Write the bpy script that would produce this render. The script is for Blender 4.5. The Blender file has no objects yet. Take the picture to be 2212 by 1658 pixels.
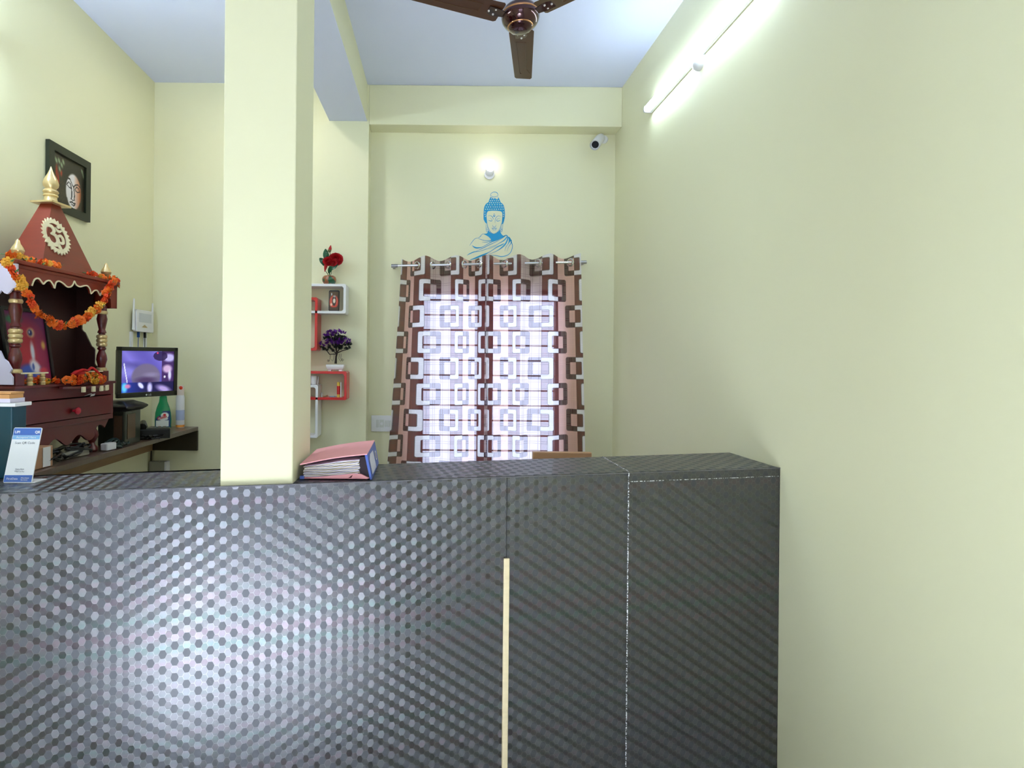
import bpy, bmesh, math, random
from mathutils import Vector, Matrix
from mathutils.geometry import tessellate_polygon
random.seed(7)
PI = math.pi
SC = bpy.context.scene
COL = SC.collection

# ------------------------------------------------------------------ camera
EYE = 1.44
F, CX, CY, RHO = 1200.0, 930.0, 778.0, 0.010
cs, sn = math.cos(RHO), math.sin(RHO)
cam = bpy.data.cameras.new('camera')
cam.sensor_fit = 'HORIZONTAL'; cam.sensor_width = 36
cam.lens = F / 2212 * 36
cam.shift_x = (1106 - CX) / 2212
cam.shift_y = -(829 - CY) / 2212
cam.clip_start = 0.02
camo = bpy.data.objects.new('camera', cam); COL.objects.link(camo)
camo.matrix_world = Matrix(((cs, -sn, 0, 0), (0, 0, -1, 0), (sn, cs, 0, EYE), (0, 0, 0, 1)))
SC.camera = camo
SC.view_settings.view_transform = 'Standard'; SC.view_settings.look = 'None'
SC.view_settings.gamma = 1; SC.view_settings.use_curve_mapping = False
SC.view_settings.exposure = -0.03

# ------------------------------------------------------------------ world and lamps
wd = bpy.data.worlds.new('sky'); SC.world = wd; wd.use_nodes = True
bg = wd.node_tree.nodes['Background']; bg.inputs[0].default_value = (0.72, 0.80, 1.0, 1); bg.inputs[1].default_value = 4.8

def area(name, loc, target, sx, sy, power, col=(1, 1, 1)):
    l = bpy.data.lights.new(name, 'AREA'); l.shape = 'RECTANGLE'; l.size = sx; l.size_y = sy
    l.energy = power; l.color = col
    o = bpy.data.objects.new(name, l); COL.objects.link(o); o.location = loc
    o.rotation_euler = (Vector(target) - Vector(loc)).to_track_quat('-Z', 'Y').to_euler()
    return o
# daylight through the entrance behind the camera
area('entrance_daylight', (-0.5, -2.55, 1.2), (-0.5, 0, 1.15), 2.2, 2.1, 2, (0.84, 0.92, 1.0))
# unseen fill light added under the lobby ceiling behind the camera
area('lobby_fill_light', (-0.2, -1.0, 3.2), (-0.2, -0.9, 0), 1.6, 1.2, 2, (0.78, 0.90, 1.0))
# sunlight from the entrance on the lobby floor
sp = bpy.data.lights.new('entrance_sun', 'SPOT'); sp.energy = 11000; sp.spot_size = math.radians(24); sp.spot_blend = 0.7; sp.color = (0.76, 0.86, 1.0); sp.shadow_soft_size = 0.1
spo = bpy.data.objects.new('entrance_sun', sp); COL.objects.link(spo); spo.location = (-0.9, -2.4, 2.3)
spo.rotation_euler = (Vector((-0.43, -0.02, 0)) - Vector(spo.location)).to_track_quat('-Z', 'Y').to_euler()

# ------------------------------------------------------------------ helpers
def W(px, py, Y):
    u = (px - CX) / F; v = -(py - CY) / F
    return Vector((Y * (u * cs - v * sn), Y, EYE + Y * (u * sn + v * cs)))
def RP(px, py, p0, n):
    d = W(px, py, 1.0) - Vector((0, 0, EYE)); o = Vector((0, 0, EYE)); n = Vector(n)
    t = (Vector(p0) - o).dot(n) / d.dot(n)
    return o + d * t
def lin(c):
    return tuple((x / 12.92 if x <= 0.04045 else ((x + 0.055) / 1.055) ** 2.4) for x in [k / 255 for k in c])

class NT:
    def __init__(s, name):
        s.mat = bpy.data.materials.new(name); s.mat.use_nodes = True
        s.t = s.mat.node_tree; s.n = s.t.nodes; s.l = s.t.links
        s.b = s.n['Principled BSDF']; s.out = s.n['Material Output']
    def put(s, sock, v):
        if hasattr(v, 'is_linked') or hasattr(v, 'links'): s.l.new(v, sock)
        else: sock.default_value = v
    def m(s, op, a, b=None, c=None):
        n = s.n.new('ShaderNodeMath'); n.operation = op
        s.put(n.inputs[0], a)
        if b is not None: s.put(n.inputs[1], b)
        if c is not None: s.put(n.inputs[2], c)
        return n.outputs[0]
    def mix(s, f, a, b):
        n = s.n.new('ShaderNodeMix'); n.data_type = 'RGBA'
        s.put(n.inputs[0], f)
        for i, v in ((6, a), (7, b)):
            if isinstance(v, tuple): v = tuple(v[:3]) + (1,)
            s.put(n.inputs[i], v)
        return n.outputs[2]
    def mixf(s, f, a, b):
        return s.m('ADD', s.m('MULTIPLY', a, s.m('SUBTRACT', 1.0, f)), s.m('MULTIPLY', b, f))
    def uv(s):
        n = s.n.new('ShaderNodeUVMap'); n.uv_map = 'UVMap'
        x = s.n.new('ShaderNodeSeparateXYZ'); s.l.new(n.outputs[0], x.inputs[0])
        return x.outputs[0], x.outputs[1]
    def noise(s, scale, detail=3, coord='Object'):
        tc = s.n.new('ShaderNodeTexCoord'); n = s.n.new('ShaderNodeTexNoise')
        n.inputs['Scale'].default_value = scale; n.inputs['Detail'].default_value = detail
        s.l.new(tc.outputs[coord], n.inputs['Vector']); return n.outputs[0]
    def bump(s, h, strength, dist=0.002):
        n = s.n.new('ShaderNodeBump'); n.inputs['Strength'].default_value = strength; n.inputs['Distance'].default_value = dist
        s.l.new(h, n.inputs['Height']); s.l.new(n.outputs[0], s.b.inputs['Normal'])

def mat(name, rgb, rough=0.5, metal=0.0, var=0.06, vscale=8, bump=0.0, bscale=60, coat=0.0, emit=None, es=1.0, trans=0.0, ior=1.45, alpha=None):
    t = NT(name); c = lin(rgb)
    a = tuple(min(1, x * (1 + var)) for x in c); b = tuple(x * (1 - var) for x in c)
    if var > 0: t.l.new(t.mix(t.noise(vscale), a, b), t.b.inputs['Base Color'])
    else: t.b.inputs['Base Color'].default_value = c + (1,)
    t.b.inputs['Roughness'].default_value = rough; t.b.inputs['Metallic'].default_value = metal
    t.b.inputs['Coat Weight'].default_value = coat; t.b.inputs['Coat Roughness'].default_value = 0.06
    t.b.inputs['IOR'].default_value = ior
    if trans: t.b.inputs['Transmission Weight'].default_value = trans
    if alpha is not None: t.b.inputs['Alpha'].default_value = alpha
    if bump: t.bump(t.noise(bscale, 4), bump)
    if emit is not None:
        t.b.inputs['Emission Color'].default_value = lin(emit) + (1,); t.b.inputs['Emission Strength'].default_value = es
    return t.mat

def woodmat(name, rgb, rough=0.35, coat=0.3, depth=0.25, stretch=(3, 3, 40)):
    t = NT(name); c = lin(rgb)
    tc = t.n.new('ShaderNodeTexCoord'); mp = t.n.new('ShaderNodeMapping'); mp.inputs['Scale'].default_value = stretch
    n = t.n.new('ShaderNodeTexNoise'); n.inputs['Scale'].default_value = 3; n.inputs['Detail'].default_value = 5
    t.l.new(tc.outputs['Object'], mp.inputs[0]); t.l.new(mp.outputs[0], n.inputs['Vector'])
    t.l.new(t.mix(n.outputs[0], tuple(x * (1 + depth) for x in c), tuple(x * (1 - depth) for x in c)), t.b.inputs['Base Color'])
    t.b.inputs['Roughness'].default_value = rough; t.b.inputs['Coat Weight'].default_value = coat; t.b.inputs['Coat Roughness'].default_value = 0.1
    return t.mat

def vcmat(name, rough=0.4, emit=0.0, coat=0.0):
    t = NT(name); a = t.n.new('ShaderNodeVertexColor'); a.layer_name = 'Col'
    t.l.new(a.outputs[0], t.b.inputs['Base Color']); t.b.inputs['Roughness'].default_value = rough
    t.b.inputs['Coat Weight'].default_value = coat
    if emit:
        t.l.new(a.outputs[0], t.b.inputs['Emission Color']); t.b.inputs['Emission Strength'].default_value = emit
    return t.mat

class G:
    """collects shapes, becomes one mesh object"""
    def __init__(s): s.v = []; s.f = []; s.uv = {}
    def add(s, vs, fs, uvs=None):
        o = len(s.v); s.v += [Vector(v) for v in vs]
        for i, f in enumerate(fs):
            if uvs: s.uv[len(s.f)] = uvs[i]
            s.f.append([o + k for k in f])
        return s
    def box(s, lo, hi, M=None):
        x0, y0, z0 = lo; x1, y1, z1 = hi
        vs = [Vector(p) for p in ((x0, y0, z0), (x1, y0, z0), (x1, y1, z0), (x0, y1, z0), (x0, y0, z1), (x1, y0, z1), (x1, y1, z1), (x0, y1, z1))]
        if M: vs = [M @ v for v in vs]
        return s.add(vs, [(0, 3, 2, 1), (4, 5, 6, 7), (0, 1, 5, 4), (1, 2, 6, 5), (2, 3, 7, 6), (3, 0, 4, 7)])
    def prism(s, pts, off):
        """pts: 3d loop, extruded by vector off"""
        pts = [Vector(p) for p in pts]; off = Vector(off); n = len(pts)
        tri = tessellate_polygon([pts])
        fs = [tuple(t) for t in tri] + [tuple(n + k for k in reversed(t)) for t in tri]
        fs += [(i, (i + 1) % n, n + (i + 1) % n, n + i) for i in range(n)]
        return s.add(pts + [p + off for p in pts], fs)
    def loops(s, loops, off):
        """outer loop + holes, extruded"""
        loops = [[Vector(p) for p in l] for l in loops]; off = Vector(off)
        flat = [p for l in loops for p in l]; n = len(flat)
        tri = tessellate_polygon(loops)
        fs = [tuple(t) for t in tri] + [tuple(n + k for k in reversed(t)) for t in tri]
        o = 0
        for l in loops:
            m = len(l)
            fs += [(o + i, o + (i + 1) % m, n + o + (i + 1) % m, n + o + i) for i in range(m)]; o += m
        return s.add(flat + [p + off for p in flat], fs)
    def tube(s, pts, r, seg=8, cap=True, flat=None):
        pts = [Vector(p) for p in pts]; n = len(pts); rs = r if isinstance(r, (list, tuple)) else [r] * n
        vs = []; up = None
        for i, p in enumerate(pts):
            d = (pts[min(i + 1, n - 1)] - pts[max(i - 1, 0)])
            if d.length < 1e-9: d = Vector((0, 0, 1))
            d.normalize()
            if up is None:
                up = Vector((0, 0, 1)) if abs(d.z) < 0.9 else Vector((1, 0, 0))
            a = d.cross(up)
            if a.length < 1e-4: a = d.cross(Vector((0, 1, 0.01)))
            a.normalize(); b = a.cross(d); up = b
            for k in range(seg):
                t = 2 * PI * k / seg
                vs.append(p + a * math.cos(t) * rs[i] + b * math.sin(t) * rs[i])
        fs = [(i * seg + k, i * seg + (k + 1) % seg, (i + 1) * seg + (k + 1) % seg, (i + 1) * seg + k) for i in range(n - 1) for k in range(seg)]
        if cap: fs += [tuple(range(seg - 1, -1, -1)), tuple((n - 1) * seg + k for k in range(seg))]
        return s.add(vs, fs)
    def lathe(s, prof, M=None, seg=20):
        """prof: list of (r,z)"""
        M = M or Matrix(); vs = []; n = len(prof)
        for r, z in prof:
            for k in range(seg):
                t = 2 * PI * k / seg; vs.append(M @ Vector((max(r, 1e-5) * math.cos(t), max(r, 1e-5) * math.sin(t), z)))
        fs = [(i * seg + k, i * seg + (k + 1) % seg, (i + 1) * seg + (k + 1) % seg, (i + 1) * seg + k) for i in range(n - 1) for k in range(seg)]
        fs += [tuple(range(seg - 1, -1, -1)), tuple((n - 1) * seg + k for k in range(seg))]
        return s.add(vs, fs)
    def ball(s, c, r, seg=12, rings=8, sc=(1, 1, 1)):
        M = Matrix.Translation(c) @ Matrix.Diagonal((sc[0], sc[1], sc[2], 1))
        return s.lathe([(r * math.sin(PI * i / rings), -r * math.cos(PI * i / rings)) for i in range(rings + 1)], M, seg)
    def torus(s, M, R, r, seg=20, sub=8):
        vs = []
        for i in range(seg):
            a = 2 * PI * i / seg
            for k in range(sub):
                b = 2 * PI * k / sub
                vs.append(M @ Vector(((R + r * math.cos(b)) * math.cos(a), (R + r * math.cos(b)) * math.sin(a), r * math.sin(b))))
        fs = [(i * sub + k, ((i + 1) % seg) * sub + k, ((i + 1) % seg) * sub + (k + 1) % sub, i * sub + (k + 1) % sub) for i in range(seg) for k in range(sub)]
        return s.add(vs, fs)
    def rbox(s, lo, hi, r, axis=2, M=None, seg=4):
        """box with rounded edges along one axis"""
        ax = [0, 1, 2]; ax.remove(axis); a, b = ax
        pts = []
        for cx_, cy_, t0 in ((hi[a] - r, hi[b] - r, 0), (lo[a] + r, hi[b] - r, PI / 2), (lo[a] + r, lo[b] + r, PI), (hi[a] - r, lo[b] + r, 1.5 * PI)):
            for k in range(seg + 1):
                t = t0 + PI / 2 * k / seg; p = [0, 0, 0]; p[a] = cx_ + r * math.cos(t); p[b] = cy_ + r * math.sin(t); p[axis] = lo[axis]; pts.append(Vector(p))
        off = Vector((0, 0, 0)); off[axis] = hi[axis] - lo[axis]
        n = len(pts); vs = pts + [p + off for p in pts]
        if M: vs = [M @ v for v in vs]
        return s.add(vs, [tuple(range(n - 1, -1, -1)), tuple(range(n, 2 * n))] + [(i, (i + 1) % n, n + (i + 1) % n, n + i) for i in range(n)])

def build(name, g, m, parent=None, smooth=False, bevel=0.0, world=False, label=None, sharp=0.7):
    me = bpy.data.meshes.new(name); me.from_pydata([tuple(v) for v in g.v], [], g.f)
    if g.uv:
        ul = me.uv_layers.new(name='UVMap')
        for i, p in enumerate(me.polygons):
            if i in g.uv:
                for k, li in enumerate(p.loop_indices): ul.data[li].uv = g.uv[i][k]
    bm = bmesh.new(); bm.from_mesh(me); bmesh.ops.recalc_face_normals(bm, faces=bm.faces); bm.to_mesh(me); bm.free()
    me.update()
    for mm in (m if isinstance(m, (list, tuple)) else [m]): me.materials.append(mm)
    o = bpy.data.objects.new(name, me); COL.objects.link(o)
    if smooth:
        for p in me.polygons: p.use_smooth = True
        try: me.set_sharp_from_angle(angle=sharp)
        except Exception: pass
    if bevel:
        b = o.modifiers.new('bevel', 'BEVEL'); b.width = bevel; b.segments = 2; b.limit_method = 'ANGLE'
    if parent is not None:
        o.parent = parent
        if world: o.matrix_parent_inverse = parent.matrix_world.inverted()
    if label: o['label'] = label
    return o

def thing(name, loc, label, cat, rz=0.0, group=None, M=None):
    o = bpy.data.objects.new(name, None); COL.objects.link(o)
    o.empty_display_size = 0.05
    o.matrix_world = M if M is not None else Matrix.Translation(loc) @ Matrix.Rotation(rz, 4, 'Z')
    o['label'] = label; o['category'] = cat
    if group: o['group'] = group
    return o
def struct(name, g, m, **k):
    o = build(name, g, m, **k)
    if o.parent is None: o['kind'] = 'structure'
    return o
def tag(o, label, cat, group=None):
    o['label'] = label; o['category'] = cat
    if group: o['group'] = group
    return o
def share(src, parent, M):
    c = src.copy(); COL.objects.link(c); c.parent = parent; c.matrix_local = M
    return c

def picture(name, p00, ux, uz, nx, ny, fn, m, parent, n_off=(0, 0, 0), world=True):
    """flat print: grid of coloured cells. p00 = lower left, ux,uz = full edge vectors"""
    p00 = Vector(p00) + Vector(n_off); ux = Vector(ux); uz = Vector(uz)
    vs = [p00 + ux * (i / nx) + uz * (j / ny) for j in range(ny + 1) for i in range(nx + 1)]
    fs = [(j * (nx + 1) + i, j * (nx + 1) + i + 1, (j + 1) * (nx + 1) + i + 1, (j + 1) * (nx + 1) + i) for j in range(ny) for i in range(nx)]
    me = bpy.data.meshes.new(name); me.from_pydata([tuple(v) for v in vs], [], fs); me.update()
    ca = me.color_attributes.new('Col', 'FLOAT_COLOR', 'POINT')
    for j in range(ny + 1):
        for i in range(nx + 1):
            ca.data[j * (nx + 1) + i].color = lin([max(0, min(255, c)) for c in fn(i / nx, j / ny)]) + (1,)
    me.materials.append(m)
    o = bpy.data.objects.new(name, me); COL.objects.link(o)
    if parent is not None:
        o.parent = parent
        if world: o.matrix_parent_inverse = parent.matrix_world.inverted()
    return o
def ell(x, y, cx, cy, rx, ry, soft=0.15, rot=0.0):
    dx, dy = x - cx, y - cy; c, s = math.cos(rot), math.sin(rot); dx, dy = dx * c + dy * s, -dx * s + dy * c
    d = math.sqrt((dx / rx) ** 2 + (dy / ry) ** 2)
    return max(0.0, min(1.0, (1 + soft - d) / (2 * soft)))
def seg_d(x, y, pts):
    best = 9
    for (x0, y0), (x1, y1) in zip(pts, pts[1:]):
        dx, dy = x1 - x0, y1 - y0; t = max(0, min(1, ((x - x0) * dx + (y - y0) * dy) / (dx * dx + dy * dy + 1e-12)))
        best = min(best, math.hypot(x - x0 - dx * t, y - y0 - dy * t))
    return best
def mixc(a, b, f): return tuple(p * (1 - f) + q * f for p, q in zip(a, b))
def crom(pts, n=6):
    out = []; P = [pts[0]] + list(pts) + [pts[-1]]
    for i in range(1, len(P) - 2):
        for k in range(n):
            t = k / n; a, b, c, d = P[i - 1], P[i], P[i + 1], P[i + 2]
            out.append(tuple(0.5 * (2 * b[j] + (c[j] - a[j]) * t + (2 * a[j] - 5 * b[j] + 4 * c[j] - d[j]) * t * t + (3 * b[j] - a[j] - 3 * c[j] + d[j]) * t ** 3) for j in range(len(b))))
    out.append(tuple(pts[-1])); return out
def ribbon(g, pts, mapf, off, n=6):
    """pts: (x,y,width) in a plane; mapf maps (x,y) to 3d"""
    c = crom(pts, n); L = []; R = []
    for i, p in enumerate(c):
        a = c[max(i - 1, 0)]; b = c[min(i + 1, len(c) - 1)]
        dx, dy = b[0] - a[0], b[1] - a[1]; l = math.hypot(dx, dy) or 1; nx_, ny_ = -dy / l, dx / l
        L.append(mapf(p[0] + nx_ * p[2] / 2, p[1] + ny_ * p[2] / 2)); R.append(mapf(p[0] - nx_ * p[2] / 2, p[1] - ny_ * p[2] / 2))
    off = Vector(off)
    for i in range(len(c) - 1):
        q = [L[i], L[i + 1], R[i + 1], R[i]]
        g.add(q + [Vector(v) + off for v in q], [(0, 1, 2, 3), (7, 6, 5, 4), (0, 4, 5, 1), (3, 2, 6, 7)] + ([(0, 3, 7, 4)] if i == 0 else []) + ([(1, 5, 6, 2)] if i == len(c) - 2 else []))
def text(name, s, size, M, m, parent, ext=0.0002, align='LEFT', bold=0.0):
    cu = bpy.data.curves.new(name, 'FONT'); cu.body = s; cu.size = size; cu.extrude = ext; cu.align_x = align; cu.offset = bold; cu.resolution_u = 2
    o = bpy.data.objects.new(name, cu); COL.objects.link(o)
    dg = bpy.context.evaluated_depsgraph_get(); me = bpy.data.meshes.new_from_object(o.evaluated_get(dg))
    bpy.data.objects.remove(o); me.materials.clear(); me.materials.append(m); me.name = name
    o = bpy.data.objects.new(name, me); COL.objects.link(o); o.parent = parent; o.matrix_local = M
    return o

# ------------------------------------------------------------------ materials
def wallmat(name, rgb):
    t = NT(name); c = lin(rgb)
    n1 = t.noise(1.3, 3); n2 = t.noise(14, 4)
    base = t.mix(n1, tuple(x * 1.02 for x in c), tuple(x * 0.98 for x in c))
    t.l.new(base, t.b.inputs['Base Color']); t.b.inputs['Roughness'].default_value = 0.55
    t.bump(t.noise(90, 4), 0.06, 0.001)
    return t.mat
M_WALL = wallmat('yellow_paint', (232, 229, 194))
M_CEIL = wallmat('ceiling_paint', (222, 228, 255))
def tilemat():
    t = NT('floor_tile'); tc = t.n.new('ShaderNodeTexCoord'); br = t.n.new('ShaderNodeTexBrick')
    br.offset = 0; br.inputs['Scale'].default_value = 1; br.inputs['Brick Width'].default_value = 0.6; br.inputs['Row Height'].default_value = 0.6
    br.inputs['Mortar Size'].default_value = 0.003; br.inputs['Color1'].default_value = (.72, .71, .68, 1); br.inputs['Color2'].default_value = (.69, .68, .66, 1); br.inputs['Mortar'].default_value = (.35, .34, .33, 1)
    t.l.new(tc.outputs['Object'], br.inputs['Vector']); t.l.new(br.outputs[0], t.b.inputs['Base Color']); t.b.inputs['Roughness'].default_value = 0.25
    return t.mat
M_FLOOR = tilemat()

def lammat(name='hexagon_laminate', cx=0.0318, cv=0.0447, dark=1.0):
    t = NT(name); u, v = t.uv(); m = t.m
    x = m('MULTIPLY', u, 0.8660254 / cx); y = m('MULTIPLY', v, 1 / cv)
    def cen(a, p):   # a wrapped to [-p/2,p/2]
        return m('SUBTRACT', m('MULTIPLY', m('FRACT', m('ADD', m('DIVIDE', a, p), 0.5)), p), p / 2)
    ax, ay = cen(x, 1.7320508), cen(y, 1.0)
    bx, by = cen(m('ADD', x, 0.8660254), 1.7320508), cen(m('ADD', y, 0.5), 1.0)
    la = m('ADD', m('MULTIPLY', ax, ax), m('MULTIPLY', ay, ay)); lb = m('ADD', m('MULTIPLY', bx, bx), m('MULTIPLY', by, by))
    w = m('LESS_THAN', lb, la)
    qx, qy = t.mixf(w, ax, bx), t.mixf(w, ay, by)
    d0 = m('ABSOLUTE', qy)
    qa = m('MULTIPLY', qx, 0.8660254); qb = m('MULTIPLY', qy, 0.5)
    d1 = m('ABSOLUTE', m('ADD', qa, qb)); d2 = m('ABSOLUTE', m('SUBTRACT', qa, qb))
    h = m('MAXIMUM', d0, m('MAXIMUM', d1, d2))
    big = m('LESS_THAN', h, 0.275)
    t0 = m('GREATER_THAN', d0, m('SUBTRACT', h, 1e-4)); t1 = m('MULTIPLY', m('GREATER_THAN', d1, m('SUBTRACT', h, 1e-4)), m('SUBTRACT', 1.0, t0))
    # brush direction of each cell kind
    small = m('ADD', m('MULTIPLY', t0, 0.25), m('ADD', m('MULTIPLY', t1, 0.0833), m('MULTIPLY', m('SUBTRACT', m('SUBTRACT', 1.0, t0), t1), 0.4167)))
    rot = t.mixf(big, small, 0.0)
    # thin grooves between cells
    mid = m('SUBTRACT', m('ADD', d0, m('ADD', d1, d2)), m('ADD', h, m('MINIMUM', d0, m('MINIMUM', d1, d2))))
    g1 = m('LESS_THAN', m('ABSOLUTE', m('SUBTRACT', h, 0.275)), 0.012)
    g2 = m('MULTIPLY', m('LESS_THAN', m('SUBTRACT', h, mid), 0.014), m('SUBTRACT', 1.0, big))
    gr = m('MAXIMUM', g1, g2)
    # faint rainbow tint by row of cells
    ns = t.n.new('ShaderNodeTexNoise'); ns.noise_dimensions = '1D'; ns.inputs['Scale'].default_value = 22; ns.inputs['Detail'].default_value = 2
    t.l.new(v, ns.inputs['W'])
    tint = t.mix(ns.outputs[0], (0.155, 0.108, 0.134), (0.09, 0.135, 0.128))
    tint = t.mix(big, tint, (0.125, 0.128, 0.145))
    tint = t.mix(gr, tint, (0.19, 0.19, 0.20))
    t.l.new(tint, t.b.inputs['Base Color'])
    t.b.inputs['Metallic'].default_value = 1.0
    t.l.new(t.mixf(big, 0.35, 0.62), t.b.inputs['Roughness'])
    t.l.new(t.mixf(big, 0.93, 0.1), t.b.inputs['Anisotropic'])
    t.l.new(rot, t.b.inputs['Anisotropic Rotation'])
    tg = t.n.new('ShaderNodeTangent'); tg.direction_type = 'UV_MAP'; tg.uv_map = 'UVMap'
    t.l.new(tg.outputs[0], t.b.inputs['Tangent'])
    t.b.inputs['Coat Weight'].default_value = 0.12; t.b.inputs['Coat Roughness'].default_value = 0.12
    return t.mat
M_LAM = lammat()
M_EDGE = mat('worn_edge_band', (120, 118, 125), 0.35, 0.6, 0.5, 60)
M_BLACK = mat('black_plastic', (22, 22, 22), 0.35)
M_CREAM = woodmat('cream_strip_wood', (232, 214, 176), 0.5, 0.1, 0.08)
M_PLY = woodmat('plywood', (150, 120, 85), 0.6, 0.0, 0.2)
M_WHITE = mat('white_plastic', (232, 232, 236), 0.35, var=0.02)
M_WLAC = mat('white_lacquer', (238, 238, 242), 0.25, var=0.02, coat=0.4)
M_RLAC = mat('red_lacquer', (205, 22, 18), 0.3, var=0.05, coat=0.4)
M_CHROME = mat('chrome', (225, 225, 230), 0.12, 1.0, 0.0)
M_STEEL = mat('steel', (170, 170, 178), 0.3, 1.0, 0.0)
M_MAROON = woodmat('maroon_polished_wood', (92, 18, 20), 0.32, 0.35, 0.12)
M_MAROON2 = woodmat('red_brown_roof_wood', (122, 38, 18), 0.4, 0.15, 0.12)
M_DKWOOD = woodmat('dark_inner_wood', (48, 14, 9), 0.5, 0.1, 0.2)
M_GOLD = mat('gold_paint', (214, 190, 140), 0.28, 0.55, 0.08, 20)
M_CREAMP = mat('cream_paint', (236, 226, 190), 0.5, var=0.05)
M_DESK = woodmat('dark_brown_desk_wood', (88, 68, 58), 0.3, 0.4, 0.3, (3, 40, 3))
M_FANB = mat('dark_brown_fan_enamel', (70, 38, 8), 0.4, 0.1, 0.05, coat=0.08)
M_FANM = mat('maroon_metallic_enamel', (58, 14, 22), 0.12, 0.75, 0.05, coat=0.8)
M_VC = vcmat('printed_picture', 0.45)
M_SCREEN = vcmat('lit_screen', 0.25, 0.85)

# ------------------------------------------------------------------ structure
XR, XL = 1.243, -1.83
YB, YW = 3.65, 3.78        # column face, window wall face
ZC = EYE + 1.807           # ceiling
ZB = EYE + 1.566           # underside of beams
YF = -2.7
g = G(); g.box((XL - .15, YF - 2.5, -.1), (XR + .15, YW + .3, 0)); struct('floor', g, M_FLOOR)
g = G(); g.box((XL - .15, YF - .15, ZC), (XR + .15, YW + .3, ZC + .12)); struct('ceiling', g, M_CEIL)
g = G(); g.box((XL - .15, YF - .15, 0), (XL, YW + .15, ZC)); struct('wall_left', g, M_WALL)
g = G(); g.box((XR, YF - .15, 0), (XR + .15, YW + .15, ZC)); struct('wall_right', g, M_WALL)
# window wall with its opening
wl = W(903, 800, YW).x; wr = W(1214, 800, YW).x; wt = W(1060, 622, YW).z; wb = 0.66
XC = -0.42
g = G(); g.box((XC, YW, 0), (wl, YW + .15, ZC)); g.box((wr, YW, 0), (XR, YW + .15, ZC)); g.box((wl, YW, 0), (wr, YW + .15, wb)); g.box((wl, YW, wt), (wr, YW + .15, ZC))
struct('wall_back', g, M_WALL)
g = G(); g.box((XL, YB, 0), (XC, YW + .15, ZC)); struct('wall_back_left', g, M_WALL)
# beam over the window recess
g = G(); g.box((XC, YB, ZB - .02), (XR, YW, ZC)); struct('trim_1', g, M_WALL, bevel=0.004)
# long ceiling beam: yellow sides, white underside
g = G()
sk = 0.02
def bx(x, y): return x - sk * (YB - y)
pl = [(bx(-.68, YF), YF), (bx(-.432, YF), YF), (-.432, YB), (-.68, YB)]
g.prism([(x, y, ZB + .002) for x, y in pl], (0, 0, ZC - ZB - .002)); struct('trim_2', g, M_WALL)
g = G(); g.prism([(x, y, ZB) for x, y in pl], (0, 0, .002)); struct('trim_3', g, M_CEIL)
# pillar rising out of the counter
CH = EYE - 0.368
def fy(x): return 1.485 + (x + 1.147) * (1.97 - 1.485) / (1.243 + 1.147)      # counter front line
def by_(x): return 1.723 + (x + 1.188) * (2.293 - 1.723) / (1.232 + 1.188)    # counter back line
PX0, PX1, PY1 = -.606, -.406, 1.888
pp = [(PX0, fy(PX0) + .014), (PX1, fy(PX1) + .014), (PX1, PY1), (PX0, PY1 - .02)]
g = G(); g.prism([(x, y, 0) for x, y in pp], (0, 0, ZC)); struct('pillar', g, M_WALL, bevel=0.003)
# entrance wall behind the camera with its doorway
g = G(); g.box((XL, YF - .15, 0), (-1.5, YF, ZC)); g.box((.6, YF - .15, 0), (XR, YF, ZC)); g.box((-1.5, YF - .15, 2.3), (.6, YF, ZC)); struct('wall_front', g, M_WALL)
g = G()
for a, b in (((-1.5, YF - .12, 0), (-1.44, YF + .02, 2.3)), ((.54, YF - .12, 0), (.6, YF + .02, 2.3)), ((-1.44, YF - .12, 2.24), (.54, YF + .02, 2.3))): g.box(a, b)
struct('door_1', g, M_DESK)

# window with frame, panes and security grille
g = G(); fr = .035
g.box((wl, YW + .05, wb), (wl + fr, YW + .11, wt)); g.box((wr - fr, YW + .05, wb), (wr, YW + .11, wt)); g.box((wl, YW + .05, wb), (wr, YW + .11, wb + fr)); g.box((wl, YW + .05, wt - fr), (wr, YW + .11, wt))
wc = W(1048, 800, YW + .05).x; g.box((wc - .052, YW + .05, wb), (wc + .052, YW + .11, wt))
M_WFR = mat('brown_window_frame', (120, 60, 52), 0.45); M_GRI = mat('red_brown_grille', (150, 84, 84), 0.45)
win = struct('window_1', g, M_WFR)
M_GLASS = mat('clear_glass', (240, 245, 250), 0.03, var=0, trans=1.0, ior=1.1)
for a, b in ((wl + fr, wc - .052), (wc + .052, wr - fr)):
    g = G(); g.box((a, YW + .085, wb + fr), (b, YW + .089, wt - fr)); struct('pane', g, M_GLASS, parent=win)
z = wt - .08
src = None
while z > wb + .05:
    if src is None:
        g = G(); g.box((wl + fr, YW + .03, -.005), (wr - fr, YW + .038, .005)); src = struct('grille_bar', g, M_GRI, parent=win); src.location.z = z
    else:
        c = src.copy(); COL.objects.link(c); c.parent = win; c.location.z = z
    z -= 0.103
g = G(); g.box((wl - .02, YW - .03, wb - .03), (wr + .02, YW + .05, wb)); struct('window_sill', g, M_WLAC, parent=win)

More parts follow.
